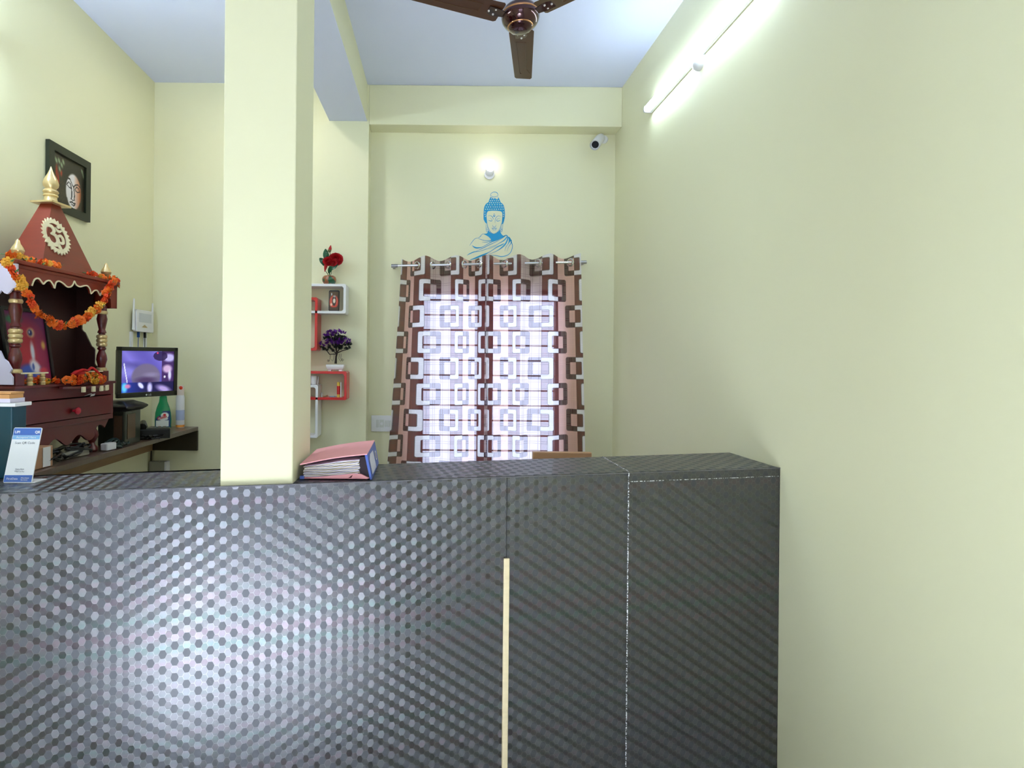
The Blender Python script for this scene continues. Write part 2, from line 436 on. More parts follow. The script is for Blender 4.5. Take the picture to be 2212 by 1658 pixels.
# ------------------------------------------------------------------ reception counter
ctr = thing('reception_counter', (0, 1.75, 0), 'long reception counter clad in glossy dark hexagon patterned laminate', 'counter')
def fv(x, off=0): # point on the front line pushed out by off toward the viewer
    d = Vector((1.243 + 1.147, 1.97 - 1.485, 0)).normalized(); n = Vector((d.y, -d.x, 0))
    return Vector((x, fy(x), 0)) + n * off
def panel(name, x0, x1, z0, z1, mtl, th=.012, out=0.0):
    a, b = fv(x0, out), fv(x1, out); d = (b - a).normalized(); nb = Vector((-d.y, d.x, 0)) * th
    L0 = (a - fv(-1.9, out)).length; L1 = L0 + (b - a).length
    g = G(); P = [(a, z0), (b, z0), (b, z1), (a, z1)]
    q = [Vector((p.x, p.y, z)) for p, z in P]; r = [v + nb for v in q]
    U = [(L0, z0), (L1, z0), (L1, z1), (L0, z1)]
    g.add(q + r, [(0, 1, 2, 3), (4, 7, 6, 5), (0, 4, 5, 1), (1, 5, 6, 2), (2, 6, 7, 3), (3, 7, 4, 0)],
          [U, [U[0], U[3], U[2], U[1]], [(L0, 0), (L0, th), (L1, th), (L1, 0)], [(0, z0), (th, z0), (th, z1), (0, z1)], [(L1, 0), (L1, th), (L0, th), (L0, 0)], [(0, z0), (th, z0), (th, z1), (0, z1)]])
    return build(name, g, mtl, ctr, world=True)
def XF(px, py=1300):   # world x on the counter front for a photo column
    d = Vector((1.243 + 1.147, 1.97 - 1.485, 0)).normalized(); n = Vector((d.y, -d.x, 0)); return RP(px, py, (0, fy(0), 0), n).x
xa, xb, xc = XF(1093), XF(1355), XF(1684)
panel('front_panel', XL + .002, xa - .0008, 0.0, CH - .001, M_LAM)
panel('front_panel', xa + .0008, xb - .001, 0.0, CH - .001, M_LAM)
HD = 0.028
panel('hatch_door', xb + .001, xc, 0.0, CH - HD - .003, M_LAM)
panel('hatch_rail', xb + .001, xc, CH - HD, CH - .001, M_LAM, th=.02)
# counter tops
def toppiece(name, pts, z0, z1, mtl):
    g = G(); n = len(pts); tri = tessellate_polygon([[Vector((x, y, 0)) for x, y in pts]])
    d = Vector((1.243 + 1.147, 1.97 - 1.485, 0)).normalized()
    def uvp(p): v = Vector((p[0], p[1], 0)); return (v.dot(d), -v.x * d.y + v.y * d.x)
    vs = [Vector((x, y, z1)) for x, y in pts] + [Vector((x, y, z0)) for x, y in pts]
    fs = [tuple(t) for t in tri] + [tuple(n + k for k in t) for t in tri] + [(i, (i + 1) % n, n + (i + 1) % n, n + i) for i in range(n)]
    us = [[uvp(pts[k]) for k in t] for t in tri] * 2
    for i in range(n):
        a, b = uvp(pts[i]), uvp(pts[(i + 1) % n]); us.append([(a[0], 0), (b[0], 0), (b[0], z1 - z0), (a[0], z1 - z0)])
    g.add(vs, fs, us); return build(name, g, mtl, ctr, world=True)
e = 0.0125
def fyo(x): return fy(x) + e
sx = RP(1300, 985, (0, 0, CH), (0, 0, 1)).x; sxf = RP(1356, 1017, (0, 0, CH), (0, 0, 1)).x
toppiece('counter_top', [(XL + .002, fyo(XL)), (PX0 - .002, fyo(PX0)), (PX0 - .002, PY1 - .018), (PX1 + .002, PY1 + .002), (PX1 + .002, fyo(PX1)), (sxf - .002, fyo(sxf)), (sx - .002, by_(sx)), (XL + .002, by_(XL))], CH - .02, CH, M_LAM)
toppiece('hatch_top', [(sxf + .002, fyo(sxf)), (1.238, fyo(1.238)), (1.238, by_(1.238)), (sx + .002, by_(sx))], CH - .02, CH, M_LAM)
# edge bandings
M_SILV = NT('chipped_silver_seam')
_n = M_SILV.noise(160, 2); _c = M_SILV.mix(M_SILV.m('GREATER_THAN', _n, 0.52), (.05, .05, .05), (.8, .8, .85))
M_SILV.l.new(_c, M_SILV.b.inputs['Base Color']); M_SILV.b.inputs['Roughness'].default_value = .3; M_SILV = M_SILV.mat
def strip(name, a, b, w, mtl, lab=None):
    g = G(); g.tube([a, b], w, 6); return build(name, g, mtl, ctr, world=True, label=lab)
p = fv(xb, .001)
strip('seam_strip', (p.x, p.y, 0), (p.x, p.y, CH), .0022, M_SILV, 'chipped silver seam strip')
q = fv(xb, .001); q2 = fv(xc, .001)
strip('seam_strip', (q.x, q.y, CH - HD - .0015), (q2.x, q2.y, CH - HD - .0015), .0014, M_SILV)
strip('seam_strip', (sxf, fyo(sxf), CH), (sx, by_(sx), CH), .0022, M_SILV)
a, b = fv(XL + .002, .001), fv(xc, .001)
strip('edge_band', (a.x, a.y, CH - .001), (b.x, b.y, CH - .001), .0018, M_EDGE)
a = fv(xc, .0005); g = G(); g.box((a.x - .001, a.y - .001, 0), (XR - .001, a.y + .03, CH - .002)); build('end_edge', g, M_BLACK, ctr, world=True)
# cream strip nailed over the panel joint
x0, x1 = XF(1085, 1400), XF(1097, 1400); zt = RP(1091, 1204, fv(x0), (.2, -.98, 0)).z
a, b = fv(x0, .001), fv(x1, .001); d = (b - a).normalized(); nb = Vector((d.y, -d.x, 0)) * .009
g = G(); g.prism([(a.x, a.y, 0.01), (b.x, b.y, 0.01), (b.x, b.y, zt), (a.x, a.y, zt)], nb); build('joint_strip', g, M_CREAM, ctr, world=True, bevel=.002, label='cream wooden strip over panel joint')
# carcass behind the cladding
for x in (-1.75, -1.15, PX0 - .03, PX1 + .03, xa, xb - .02, 1.19):
    g = G(); g.box((x, fy(x) + .02, 0), (x + .018, by_(x) - .01, CH - .021)); build('upright', g, M_PLY, ctr, world=True)

# ------------------------------------------------------------------ curtain rod and curtains
YR = YW - .075
R0, R1 = W(846, 574, YR), W(1266, 566, YR)
rod = thing('curtain_rod', (R0 + R1) / 2, 'steel curtain rod above the window carrying two patterned panels', 'curtain rod')
g = G(); g.tube([R0, R1], .0085, 14); build('rod', g, M_CHROME, rod, True, world=True)
for p, s in ((R0, 1), (R1, -1)):
    d = (R1 - R0).normalized() * s
    g = G(); g.tube([p - d * .002, p + d * .04], .0115, 14); build('end_cap', g, M_STEEL, rod, True, world=True)
    g = G(); g.box((p.x + s * .012 - .008, YR - .006, p.z - .008), (p.x + s * .012 + .008, YW, p.z + .008)); build('bracket', g, M_STEEL, rod, world=True)

def curtmat():
    t = NT('curtain_fabric'); u, v = t.uv(); m = t.m
    P = 78.0; um = m('MODULO', m('ADD', u, 780.0), P)       # brown 0..34, light 34..78
    lightf = m('GREATER_THAN', um, 34.0)
    lace = m('GREATER_THAN', m('MODULO', m('ADD', u, 1560.0), 2 * P), P)    # every second light stripe is lace
    def ring(cu, cvv, du=0.0):
        # distance to rounded square ring centred at boundary cu (mod P) and v=cvv (mod 112)
        x = m('SUBTRACT', m('MODULO', m('ADD', m('SUBTRACT', u, cu), 780.0 + P / 2), P), P / 2)
        y = m('SUBTRACT', m('MODULO', m('ADD', m('SUBTRACT', v, cvv), 1120.0 + 56), 112.0), 56.0)
        def sd(hx, hy, r):
            qx = m('SUBTRACT', m('ABSOLUTE', x), hx - r); qy = m('SUBTRACT', m('ABSOLUTE', y), hy - r)
            ox = m('MAXIMUM', qx, 0.0); oy = m('MAXIMUM', qy, 0.0)
            return m('SUBTRACT', m('ADD', m('SQRT', m('ADD', m('MULTIPLY', ox, ox), m('MULTIPLY', oy, oy))), m('MINIMUM', m('MAXIMUM', qx, qy), 0.0)), r)
        o = sd(23.0, 23.5, 4.0); i = sd(13.5, 13.5, 2.0)
        inside = m('LESS_THAN', o, 0.0); hole = m('LESS_THAN', i, 0.0)
        rg = m('MULTIPLY', inside, m('SUBTRACT', 1.0, hole))
        ln = m('MAXIMUM', m('LESS_THAN', m('ABSOLUTE', o), 0.8), m('LESS_THAN', m('ABSOLUTE', i), 0.8))
        return rg, ln
    r1, l1 = ring(34.0, 0.0); r2, l2 = ring(0.0, 56.0)
    rg = m('MAXIMUM', r1, r2); ln = m('MAXIMUM', l1, l2)
    brown, pink, lacec, white, dk = lin((108, 32, 12)), lin((236, 190, 178)), lin((214, 190, 186)), lin((250, 248, 252)), lin((66, 12, 18))
    # woven plaid lines
    def lines(a, p, w): return m('LESS_THAN', m('MODULO', m('ADD', a, 1000.0), p), w)
    plaid = m('MAXIMUM', m('MAXIMUM', lines(u, 17.0, 1.3), lines(m('ADD', u, 4.0), 17.0, 1.3)), m('MAXIMUM', lines(v, 19.0, 1.3), lines(m('ADD', v, 4.5), 19.0, 1.3)))
    lb = t.mix(lace, pink, lacec)
    bb = t.mix(m('MULTIPLY', plaid, 0.55), brown, dk)
    lb2 = t.mix(m('MULTIPLY', m('MULTIPLY', plaid, lace), 0.35), lb, dk)
    base = t.mix(lightf, bb, lb2)
    ringc = t.mix(lightf, white, t.mix(m('MULTIPLY', plaid, .4), dk, (.05, .02, .02)))
    col = t.mix(rg, base, ringc); col = t.mix(m('MULTIPLY', ln, 0.75), col, dk)
    op = m('MAXIMUM', 0.0, t.mixf(m('MULTIPLY', rg, m('SUBTRACT', 1.0, lightf)), 0.0, 1.0))
    # shaders
    df = t.n.new('ShaderNodeBsdfDiffuse'); tl = t.n.new('ShaderNodeBsdfTranslucent'); tp = t.n.new('ShaderNodeBsdfTransparent')
    t.l.new(col, df.inputs[0]); t.l.new(t.mix(0.08, col, (1, 1, 1)), tl.inputs[0]); tp.inputs[0].default_value = (.96, .94, 1, 1)
    m1 = t.n.new('ShaderNodeMixShader'); m1.inputs[0].default_value = 0.5; t.l.new(df.outputs[0], m1.inputs[1]); t.l.new(tl.outputs[0], m1.inputs[2])
    m2 = t.n.new('ShaderNodeMixShader'); t.l.new(m('SUBTRACT', 0.19, m('ADD', m('MULTIPLY', op, 0.13), m('MULTIPLY', plaid, 0.06))), m2.inputs[0])
    t.l.new(m1.outputs[0], m2.inputs[1]); t.l.new(tp.outputs[0], m2.inputs[2]); t.l.new(m2.outputs[0], t.out.inputs[0])
    return t.mat
M_CURT = curtmat()
def lerp_tab(tab, x):
    for (a, b), (c, d) in zip(tab, tab[1:]):
        if x <= c: return b + (d - b) * (x - a) / (c - a)
    return tab[-1][1]
def curtain(tab, edges, label, eyel, junction):
    x0, x1 = tab[0][0], tab[-1][0]
    c = thing('curtain', W((x0 + x1) / 2, 1010, YR), label, 'curtain')
    NX, NY = 150, 60; vs = []; uvs = []
    ytop, ybot = 553, 1030
    for j in range(NY + 1):
        ty = j / NY; py = ytop + (ybot - ytop) * ty
        for i in range(NX + 1):
            px = x0 + (x1 - x0) * i / NX
            w = math.cos(2 * PI * (px - 918) / 67.0)
            amp = .034 * (1 - 0.45 * min(1, ty * 2.5)) + .006 * math.sin(px * .05 + ty * 3)
            Y = YR - w * amp - .008 * math.sin(px / 9.0 + 2 * ty) * ty
            xx = px + edges(px, ty)
            rollfix = (xx - CX) * -0.0
            tp = -4.0 * w * max(0, 1 - ty * 6) + (-0.017 * (px - 1050)) * max(0, 1 - ty)
            q = W(xx, py + 3, YR); q2 = q + Vector((0, Y - YR, 0)); q2.z += -tp * .0031
            vs.append(q2); uvs.append((lerp_tab(tab, px), (py - 624) + tp))
    fs = [(j * (NX + 1) + i, (j + 1) * (NX + 1) + i, (j + 1) * (NX + 1) + i + 1, j * (NX + 1) + i + 1) for j in range(NY) for i in range(NX)]
    g = G(); g.add(vs, fs, [[uvs[k] for k in f] for f in fs]); build('fabric', g, M_CURT, c, True, world=True, sharp=3.0)
    src = None
    for px in eyel:
        t = (px - 846) / (1266 - 846); p = R0.lerp(R1, t)
        s = math.sin(2 * PI * (px - 918) / 67.0)   # cloth slope decides how the ring faces
        M = Matrix.Translation(p) @ Matrix.Rotation(math.copysign(0.85, s), 4, 'Z') @ Matrix.Rotation(PI / 2, 4, 'X')
        if src is None:
            g = G(); g.torus(Matrix(), .023, .006, 20, 8); src = build('eyelet', g, M_CHROME, c, True)
            src.matrix_local = c.matrix_world.inverted() @ M
        else: share(src, c, c.matrix_world.inverted() @ M)
    return c
def eL(px, ty): return (-30 * ty ** 1.2 * max(0, 1 - (px - 867) / 60.0)) + (-3 * ty)
def eR(px, ty): return 11 * ty * max(0, (px - 1180) / 71.0) - 10 * ty * math.exp(-((px - 1150) / 25.0) ** 2)
curtain([(867, 20), (880, 34), (895, 78), (930, 112), (974, 156), (1001, 190), (1027, 234), (1048, 268), (1055, 290)], eL,
        'left curtain panel with white and brown interlocked squares, leaning outward at its lower left', [901, 935, 968, 1003, 1035], 0)
curtain([(1046, 10), (1065, 34), (1098, 78), (1124, 112), (1171, 156), (1205, 190), (1239, 234), (1252, 252)], eR,
        'right curtain panel with white and brown interlocked squares, nearest the tube light wall', [1060, 1090, 1127, 1162, 1196, 1232], 0)

# ------------------------------------------------------------------ wall sticker
M_BLUE = mat('blue_sticker_vinyl', (20, 150, 205), 0.45, var=0.04)
SK = 1560 / 160.0
def sm(x, y): return W(980 + x / SK, 400 + y / SK, YW - .0005)
g = G(); offn = (0, -.0008, 0)
hair = [(735, 355), (750, 300), (775, 250), (790, 240), (855, 250), (920, 240), (945, 255), (965, 300), (990, 360), (1030, 390), (1055, 430), (1072, 500), (1080, 600), (1075, 690), (1060, 760), (1040, 815), (1010, 815), (1022, 700), (1026, 600), (1012, 560), (980, 545), (900, 535), (800, 535), (725, 545), (700, 580), (690, 640), (698, 720), (705, 800), (690, 808), (660, 780), (630, 715), (628, 620), (636, 500), (650, 440), (680, 390)]
holes = []
rows = [(282, [797, 838, 880, 925]), (325, [775, 815, 858, 902, 942]), (368, [760, 797, 842, 885, 925, 962]), (410, [712, 757, 810, 865, 918, 970, 1010]),
        (457, [687, 732, 780, 830, 875, 918, 963, 1003, 1038]), (505, [672, 718, 762, 806, 855, 900, 948, 995, 1040]), (562, [658, 1050]), (612, [660, 1052]), (655, [668, 1045])]
for y, xs in rows:
    for x in xs: holes.append([sm(x + 12 * math.cos(k * PI / 3), y + 13 * math.sin(k * PI / 3)) for k in range(6)])
g.loops([[sm(*p) for p in hair]] + holes, offn)
neck = [(725, 940), (760, 985), (800, 1015), (850, 1025), (900, 1010), (945, 970), (975, 930), (985, 990), (1010, 1035), (1050, 1065), (1085, 1050), (1075, 1080), (1000, 1120), (920, 1160), (910, 1148), (850, 1165), (790, 1178), (780, 1130), (730, 1080), (650, 1035), (610, 1022), (690, 1018), (720, 990)]
g.prism([sm(*p) for p in neck], offn)
for s in [
    [(785, 240, 6), (782, 185, 8), (820, 150, 10), (860, 143, 12), (905, 152, 12), (932, 190, 8), (925, 235, 6)], [(790, 225, 5), (850, 246, 10), (925, 225, 5)],
    [(705, 800, 7), (725, 890, 7), (770, 975, 9), (820, 1018, 10), (870, 1018, 9), (930, 975, 8), (980, 890, 7), (1005, 800, 7)],
    [(715, 648, 3), (770, 640, 7), (815, 665, 12), (838, 720, 5)], [(1000, 660, 3), (940, 645, 7), (895, 675, 9), (875, 730, 8), (870, 795, 3)],
    [(728, 738, 4), (770, 750, 12), (805, 750, 10), (800, 715, 6), (765, 690, 3)], [(985, 738, 4), (945, 752, 12), (905, 748, 10), (920, 710, 6), (975, 695, 3)],
    [(853, 590, 4), (835, 640, 8), (853, 665, 8), (872, 640, 8), (853, 590, 4)], [(853, 632, 10), (853, 655, 22)],
    [(820, 835, 4), (828, 868, 7), (855, 880, 9), (882, 868, 7), (890, 832, 4)],
    [(800, 900, 4), (835, 908, 13), (855, 902, 10), (875, 908, 13), (908, 902, 4)], [(808, 905, 3), (830, 938, 9), (855, 940, 5), (882, 938, 9), (905, 905, 3)],
    [(685, 810, 5), (680, 900, 5), (690, 965, 7), (708, 980, 8), (728, 965, 6), (732, 920, 5), (710, 870, 4), (705, 810, 4)], [(705, 880, 4), (695, 920, 6), (708, 950, 6), (718, 915, 5)],
    [(1035, 810, 5), (1030, 900, 5), (1020, 965, 7), (1000, 982, 7), (985, 955, 6), (990, 900, 5), (1008, 850, 4), (1010, 815, 4)], [(1005, 880, 4), (998, 920, 6), (1008, 950, 6), (1016, 915, 5)],
    [(1040, 690, 6), (1050, 740, 8), (1035, 780, 6)], [(335, 1270, 4), (390, 1190, 10), (450, 1125, 9), (520, 1108, 7), (560, 1080, 12), (590, 1040, 8), (620, 1022, 9)],
    [(520, 1120, 5), (600, 1150, 9), (700, 1165, 10), (790, 1160, 14)], [(595, 1197, 3), (690, 1198, 10), (790, 1175, 8)],
    [(385, 1265, 3), (440, 1305, 26), (500, 1318, 28), (600, 1300, 12), (700, 1245, 10), (800, 1190, 16), (918, 1155, 14)],
    [(475, 1385, 4), (600, 1330, 12), (720, 1270, 12), (860, 1205, 10), (1000, 1130, 8), (1090, 1060, 14)],
    [(280, 1475, 4), (340, 1440, 16), (440, 1400, 18), (560, 1385, 8), (680, 1345, 10), (800, 1315, 6), (940, 1275, 3)], [(730, 1310, 3), (860, 1275, 10), (960, 1220, 10), (1060, 1160, 20), (1120, 1090, 22)],
    [(345, 1570, 10), (450, 1535, 26), (560, 1490, 34), (660, 1450, 28), (760, 1400, 10), (900, 1310, 16), (1000, 1260, 22), (1065, 1225, 8)], [(720, 1455, 3), (850, 1410, 8), (960, 1350, 16), (1060, 1270, 26), (1120, 1180, 24), (1140, 1100, 22), (1110, 1055, 20), (1070, 1060, 8)],
    [(1075, 1385, 3), (1100, 1300, 8), (1150, 1230, 12), (1180, 1150, 40), (1160, 1090, 24)], [(1120, 1390, 3), (1160, 1290, 8), (1210, 1210, 16), (1205, 1150, 34)],
    [(1140, 1085, 10), (1190, 1120, 12), (1215, 1190, 14), (1238, 1270, 12), (1225, 1350, 12), (1185, 1430, 12), (1110, 1480, 14), (1000, 1500, 16), (900, 1480, 12), (780, 1470, 6)]]:
    ribbon(g, s, sm, offn, 4)
tag(build('wall_sticker', g, M_BLUE), 'blue vinyl wall sticker of a serene seated figure bust above the curtains', 'sticker')

# ------------------------------------------------------------------ wall bulb, camera, tube light
lp = W(1057, 377, YW); bl = thing('wall_lamp', lp, 'small round glowing bulb in a white angled holder above the sticker', 'lamp')
ax = (W(1060.5, 352, YW - .085) - lp).normalized(); Mq = Matrix.Translation(lp) @ ax.to_track_quat('Z', 'Y').to_matrix().to_4x4()
g = G(); g.tube([lp + Vector((0, -.0, 0)), lp + Vector((0, -.012, 0))], .034, 20); build('wall_plate', g, M_WHITE, bl, True, world=True)
g = G(); g.lathe([(.018, .0), (.026, .008), (.028, .035), (.024, .05)], Mq); build('holder', g, M_WHITE, bl, True, world=True)
M_BULB = mat('glowing_bulb', (255, 255, 255), 0.3, var=0, emit=(248, 250, 255), es=11)
g = G(); g.lathe([(.022, .048), (.031, .06), (.034, .075), (.032, .092), (.024, .106), (.012, .113), (.001, .115)], Mq); build('bulb', g, M_BULB, bl, True, world=True)

c0 = W(1303, 303, YW); cc = thing('security_camera', c0, 'small white bullet camera near the upper right corner of the window recess', 'camera')
f0, f1 = W(1298, 297, YW - .05), W(1286, 312, YW - .15); d = (f1 - f0).normalized()
g = G(); g.tube([f0 - d * .004, f0 + d * .004, f0 + d * .02, f1 - d * .004, f1], [.022, .028, .031, .031, .029], 22); build('body', g, M_WHITE, cc, True, world=True)
g = G(); g.tube([f1 - d * .001, f1 + d * .003], .023, 22); build('lens', g, mat('black_lens_glass', (4, 6, 22), 0.08, var=0, coat=.5), cc, True, world=True)
g = G(); g.tube([W(1305, 302, YW), W(1304, 301, YW - .012)], .026, 18); g.tube([W(1304, 301, YW - .01), f0 + d * .01], .009, 10); build('bracket', g, M_WHITE, cc, True, world=True)
g = G(); g.tube([f1 - d * .012 + Vector((0, 0, .0)), f1 + d * .012], .033, 22, cap=False); build('sunshade', g, M_WHITE, cc, True, world=True)

def hitR(px, py, off=0): return RP(px, py, (XR - off, 0, 0), (1, 0, 0))
TE = hitR(1398, 237, .03); TZ = TE.z; Y1 = TE.y; Y0 = Y1 - 1.2
def es_lamp(nm, es): return mat(nm, (255, 255, 255), 0.3, var=0, emit=(215, 238, 255), es=es)
M_TUBE = es_lamp('glowing_tube', 30); M_TUBE2 = es_lamp('glowing_tube_short', 230)
def tube(X, sg, Y0, Y1, Z, label, mt=None):
    t = thing('tube_light', (X, (Y0 + Y1) / 2, Z), label, 'lamp')
    def b(a, c): return (X - sg * max(a, c), X - sg * min(a, c)) if sg > 0 else (X + min(a, c), X + max(a, c))
    q = b(.001, .022); g = G(); g.rbox((q[0], Y0, Z - .018), (q[1], Y1, Z + .018), .006, 1); build('batten', g, M_WHITE, t, world=True)
    q = b(.0225, .050); g = G(); g.rbox((q[0], Y0 + .0125, Z - .017), (q[1], Y1 - .0125, Z + .017), .0125, 1, seg=5); build('diffuser', g, mt or M_TUBE, t, True, world=True)
    for y in (Y0, Y1 - .012):
        q = b(.001, .052); g = G(); g.rbox((q[0], y, Z - .019), (q[1], y + .012, Z + .019), .012, 1); build('end_cap', g, M_WHITE, t, world=True)
tube(XR, 1, Y0, Y1, TZ, 'long glowing LED tube batten fixed high on the right wall')
tube(XL, -1, 1.62, 2.22, TZ - .1, 'short glowing LED tube batten on the left wall, nearer the viewer than the shrine', M_TUBE2)
cr = thing('ceiling_rose', hitR(1514, 133), 'white round junction box on the right wall just below the tube light', 'junction box')
p = hitR(1514, 133); Mx = Matrix.Translation(p) @ Matrix.Rotation(-PI / 2, 4, 'Y')
g = G(); g.lathe([(.040, 0), (.040, .012), (.034, .026), (.020, .034), (.001, .036)], Mx, 24); build('box', g, M_WHITE, cr, True, world=True)
g = G(); g.tube([p + Vector((-.02, .02, 0)), hitR(1493, 138, .01), hitR(1492, 137, .015)], .0028, 8); g.tube([hitR(1493, 137, .012), hitR(1500, 118, .012), Vector((XR - .012, hitR(1503, 113).y, TZ - .014))], .0028, 8); build('wire', g, M_WHITE, cr, True, world=True)

rl = thing('left_bay_fill_lamp', (-.95, 3.0, ZC), 'round white fill lamp added to the left bay ceiling, unseen behind the pillar', 'lamp')  # lamp added to brighten the left bay, kept out of sight by the pillar
g = G(); g.lathe([(.10, 0), (.105, -.012), (.10, -.02)], Matrix.Translation((-.95, 3.0, ZC)), 28); build('rim', g, M_WHITE, rl, True, world=True)
g = G(); g.lathe([(.094, -.0205), (.09, -.024), (.001, -.025)], Matrix.Translation((-.95, 3.0, ZC)), 28); build('diffuser', g, mat('warm_glowing_disc', (255, 255, 255), .3, var=0, emit=(255, 250, 236), es=52), rl, True, world=True)
# ------------------------------------------------------------------ ceiling fan
FH = Vector((0.397, 2.55, EYE + 1.565))
fan = thing('ceiling_fan', (FH.x, FH.y, ZC), 'dark brown three bladed ceiling fan with maroon hub', 'fan')
Mf = Matrix.Translation(FH)
g = G(); g.lathe([(.001, -.052), (.03, -.051), (.048, -.044), (.055, -.034), (.058, -.031), (.072, -.022), (.084, -.004), (.088, .012), (.087, .02)], Mf, 40); build('hub', g, M_FANM, fan, True, world=True)
g = G(); g.lathe([(.087, .019), (.0885, .022), (.0885, .026), (.086, .029)], Mf, 40); g.lathe([(.08, .034), (.0825, .037), (.08, .04)], Mf, 40)
g.lathe([(.056, -.0345), (.0585, -.0325), (.059, -.030)], Mf, 40); build('trim_ring', g, mat('copper_ring', (190, 140, 100), 0.25, 0.9, 0.0), fan, True, world=True)
g = G(); g.lathe([(.086, .028), (.083, .04), (.07, .055), (.05, .062), (.032, .066), (.03, .1), (.02, .11)], Mf, 40); build('motor_top', g, M_FANM, fan, True, world=True)
g = G(); g.lathe([(.011, .1), (.011, .19)], Mf, 14); build('down_rod', g, M_FANB, fan, True, world=True)
g = G(); g.lathe([(.025, .16), (.05, .185), (.055, ZC - FH.z)], Mf, 30); build('canopy', g, M_FANB, fan, True, world=True)
M_WHITEDOT = mat('bright_screw', (220, 220, 225), 0.3, 0.8, 0)
for k in range(3):
    th = math.radians(10.6 + 120 * k); M3 = Mf @ Matrix.Rotation(-th, 4, 'Z')   # local +Y along the blade
    Mt = M3 @ Matrix.Rotation(math.radians(6), 4, 'Y')
    g = G(); out = [(-.052, .10), (-.060, .108), (-.047, .548), (-.038, .56), (.038, .565), (.047, .553), (.060, .11), (.053, .10)]
    g.prism([Mt @ Vector((x, y, .012)) for x, y in out], Mt.to_3x3() @ Vector((0, 0, .002)))
    bd = build('blade', g, M_FANB, fan, world=True)
    g = G()
    for a, b in (((-.028, .20), (.02, .205)), ((-.028, .20), (-.018, .50)), ((.02, .205), (.02, .46)), ((.02, .46), (.036, .50)), ((-.018, .50), (-.01, .505))):
        g.tube([Mt @ Vector((a[0], a[1], .0115)), Mt @ Vector((b[0], b[1], .0115))], .0022, 6)
    o = build('embossed_ridge', g, M_FANB, bd); o.parent = bd
    g = G(); g.prism([M3 @ Vector(v) for v in ((-.012, .06, .004), (.012, .06, .004), (.028, .125, .008), (.028, .165, .01), (-.028, .165, .01), (-.028, .125, .008))], (0, 0, .004)); build('blade_arm', g, M_FANM, fan, world=True)
    for sx_, sy_ in ((-.017, .132), (.014, .132), (0, .16)):
        g = G(); g.ball(Mt @ Vector((sx_, sy_, .0085)), .005, 10, 6); o = build('screw', g, M_WHITEDOT, bd)

# ------------------------------------------------------------------ left wall painting
def hitL(px, py, off=0): return RP(px, py, (XL + off, 0, 0), (1, 0, 0))
ya, yb = hitL(98, 300).y, hitL(188.5, 350).y; zt = hitL(98, 300).z; zb = hitL(186, 480).z
pt = thing('framed_painting', (XL, (ya + yb) / 2, zb), 'square dark framed painting of a serene pale face hung high on the left wall', 'painting')
g = G(); fw = .038
for lo, hi in (((XL + .001, ya, zt - fw), (XL + .02, yb, zt)), ((XL + .001, ya, zb), (XL + .02, yb, zb + fw)), ((XL + .001, ya, zb + fw), (XL + .02, ya + fw, zt - fw)), ((XL + .001, yb - fw, zb + fw), (XL + .02, yb, zt - fw))): g.box(lo, hi)
build('frame', g, mat('dark_green_black_frame', (24, 30, 14), 0.4), pt, world=True)
g = G(); g.box((XL + .001, ya + .01, zb + .01), (XL + .006, yb - .01, zt - .01)); build('backing', g, M_BLACK, pt, world=True)
def face(x, y):
    c = (44, 36, 20); n = math.sin(x * 37 + 3 * math.sin(y * 23)) * math.sin(y * 29 + 2 * math.sin(x * 31))
    c = mixc(c, (70, 56, 30), max(0, n) * .6)
    for cx_, cy_, a in ((.13, .62, .13), (.18, .45, .16), (.12, .35, .08), (.27, .63, .06)):
        c = mixc(c, (175, 50, 12), ell(x, y, cx_, cy_, .03, a, .5) * .9)
    for cx_, cy_ in ((.05, .9), (.12, .84), (.2, .86), (.28, .8), (.22, .7), (.33, .88), (.93, .88), (.97, .8)):
        c = mixc(c, (160, 185, 150), ell(x, y, cx_, cy_, .028, .055, .5, .4) * .85)
    # hair halo
    h = ell(x, y, .68, .62, .34, .34, .12); c = mixc(c, (30, 24, 10), h * .8)
    f = ell(x, y, .66, .36, .245, .375, .06)
    if y < .2: f *= ell(x, y, .66, .3, .22, .32, .1)
    fc = mixc((238, 232, 235), (190, 100, 50), max(0, min(1, (x - .66) * 4.2)))
    fc = mixc(fc, (60, 35, 20), max(0, min(1, (x - .84) * 9)))
    c = mixc(c, fc, f)
    for pts, w in (([(.43, .53), (.47, .6), (.54, .6), (.62, .49), (.66, .47), (.72, .53), (.8, .56), (.87, .52)], .013), ([(.44, .46), (.5, .53), (.56, .5), (.6, .42), (.52, .42), (.44, .46)], .011),
                   ([(.7, .42), (.75, .5), (.82, .48), (.86, .42), (.78, .39), (.7, .42)], .011), ([(.56, .5), (.6, .36), (.6, .24), (.58, .2)], .014), ([(.66, .47), (.69, .3), (.68, .2)], .014),
                   ([(.58, .2), (.64, .18), (.7, .2)], .010), ([(.55, .12), (.62, .14), (.66, .12), (.72, .13)], .016), ([(.6, .09), (.66, .07), (.7, .1)], .013)):
        if seg_d(x, y, pts) < w: c = (34, 26, 22)
    return c
picture('canvas', (XL + .0075, ya + fw, zb + fw), (0, yb - ya - 2 * fw, 0), (0, 0, zt - zb - 2 * fw), 80, 80, face, M_VC, pt)

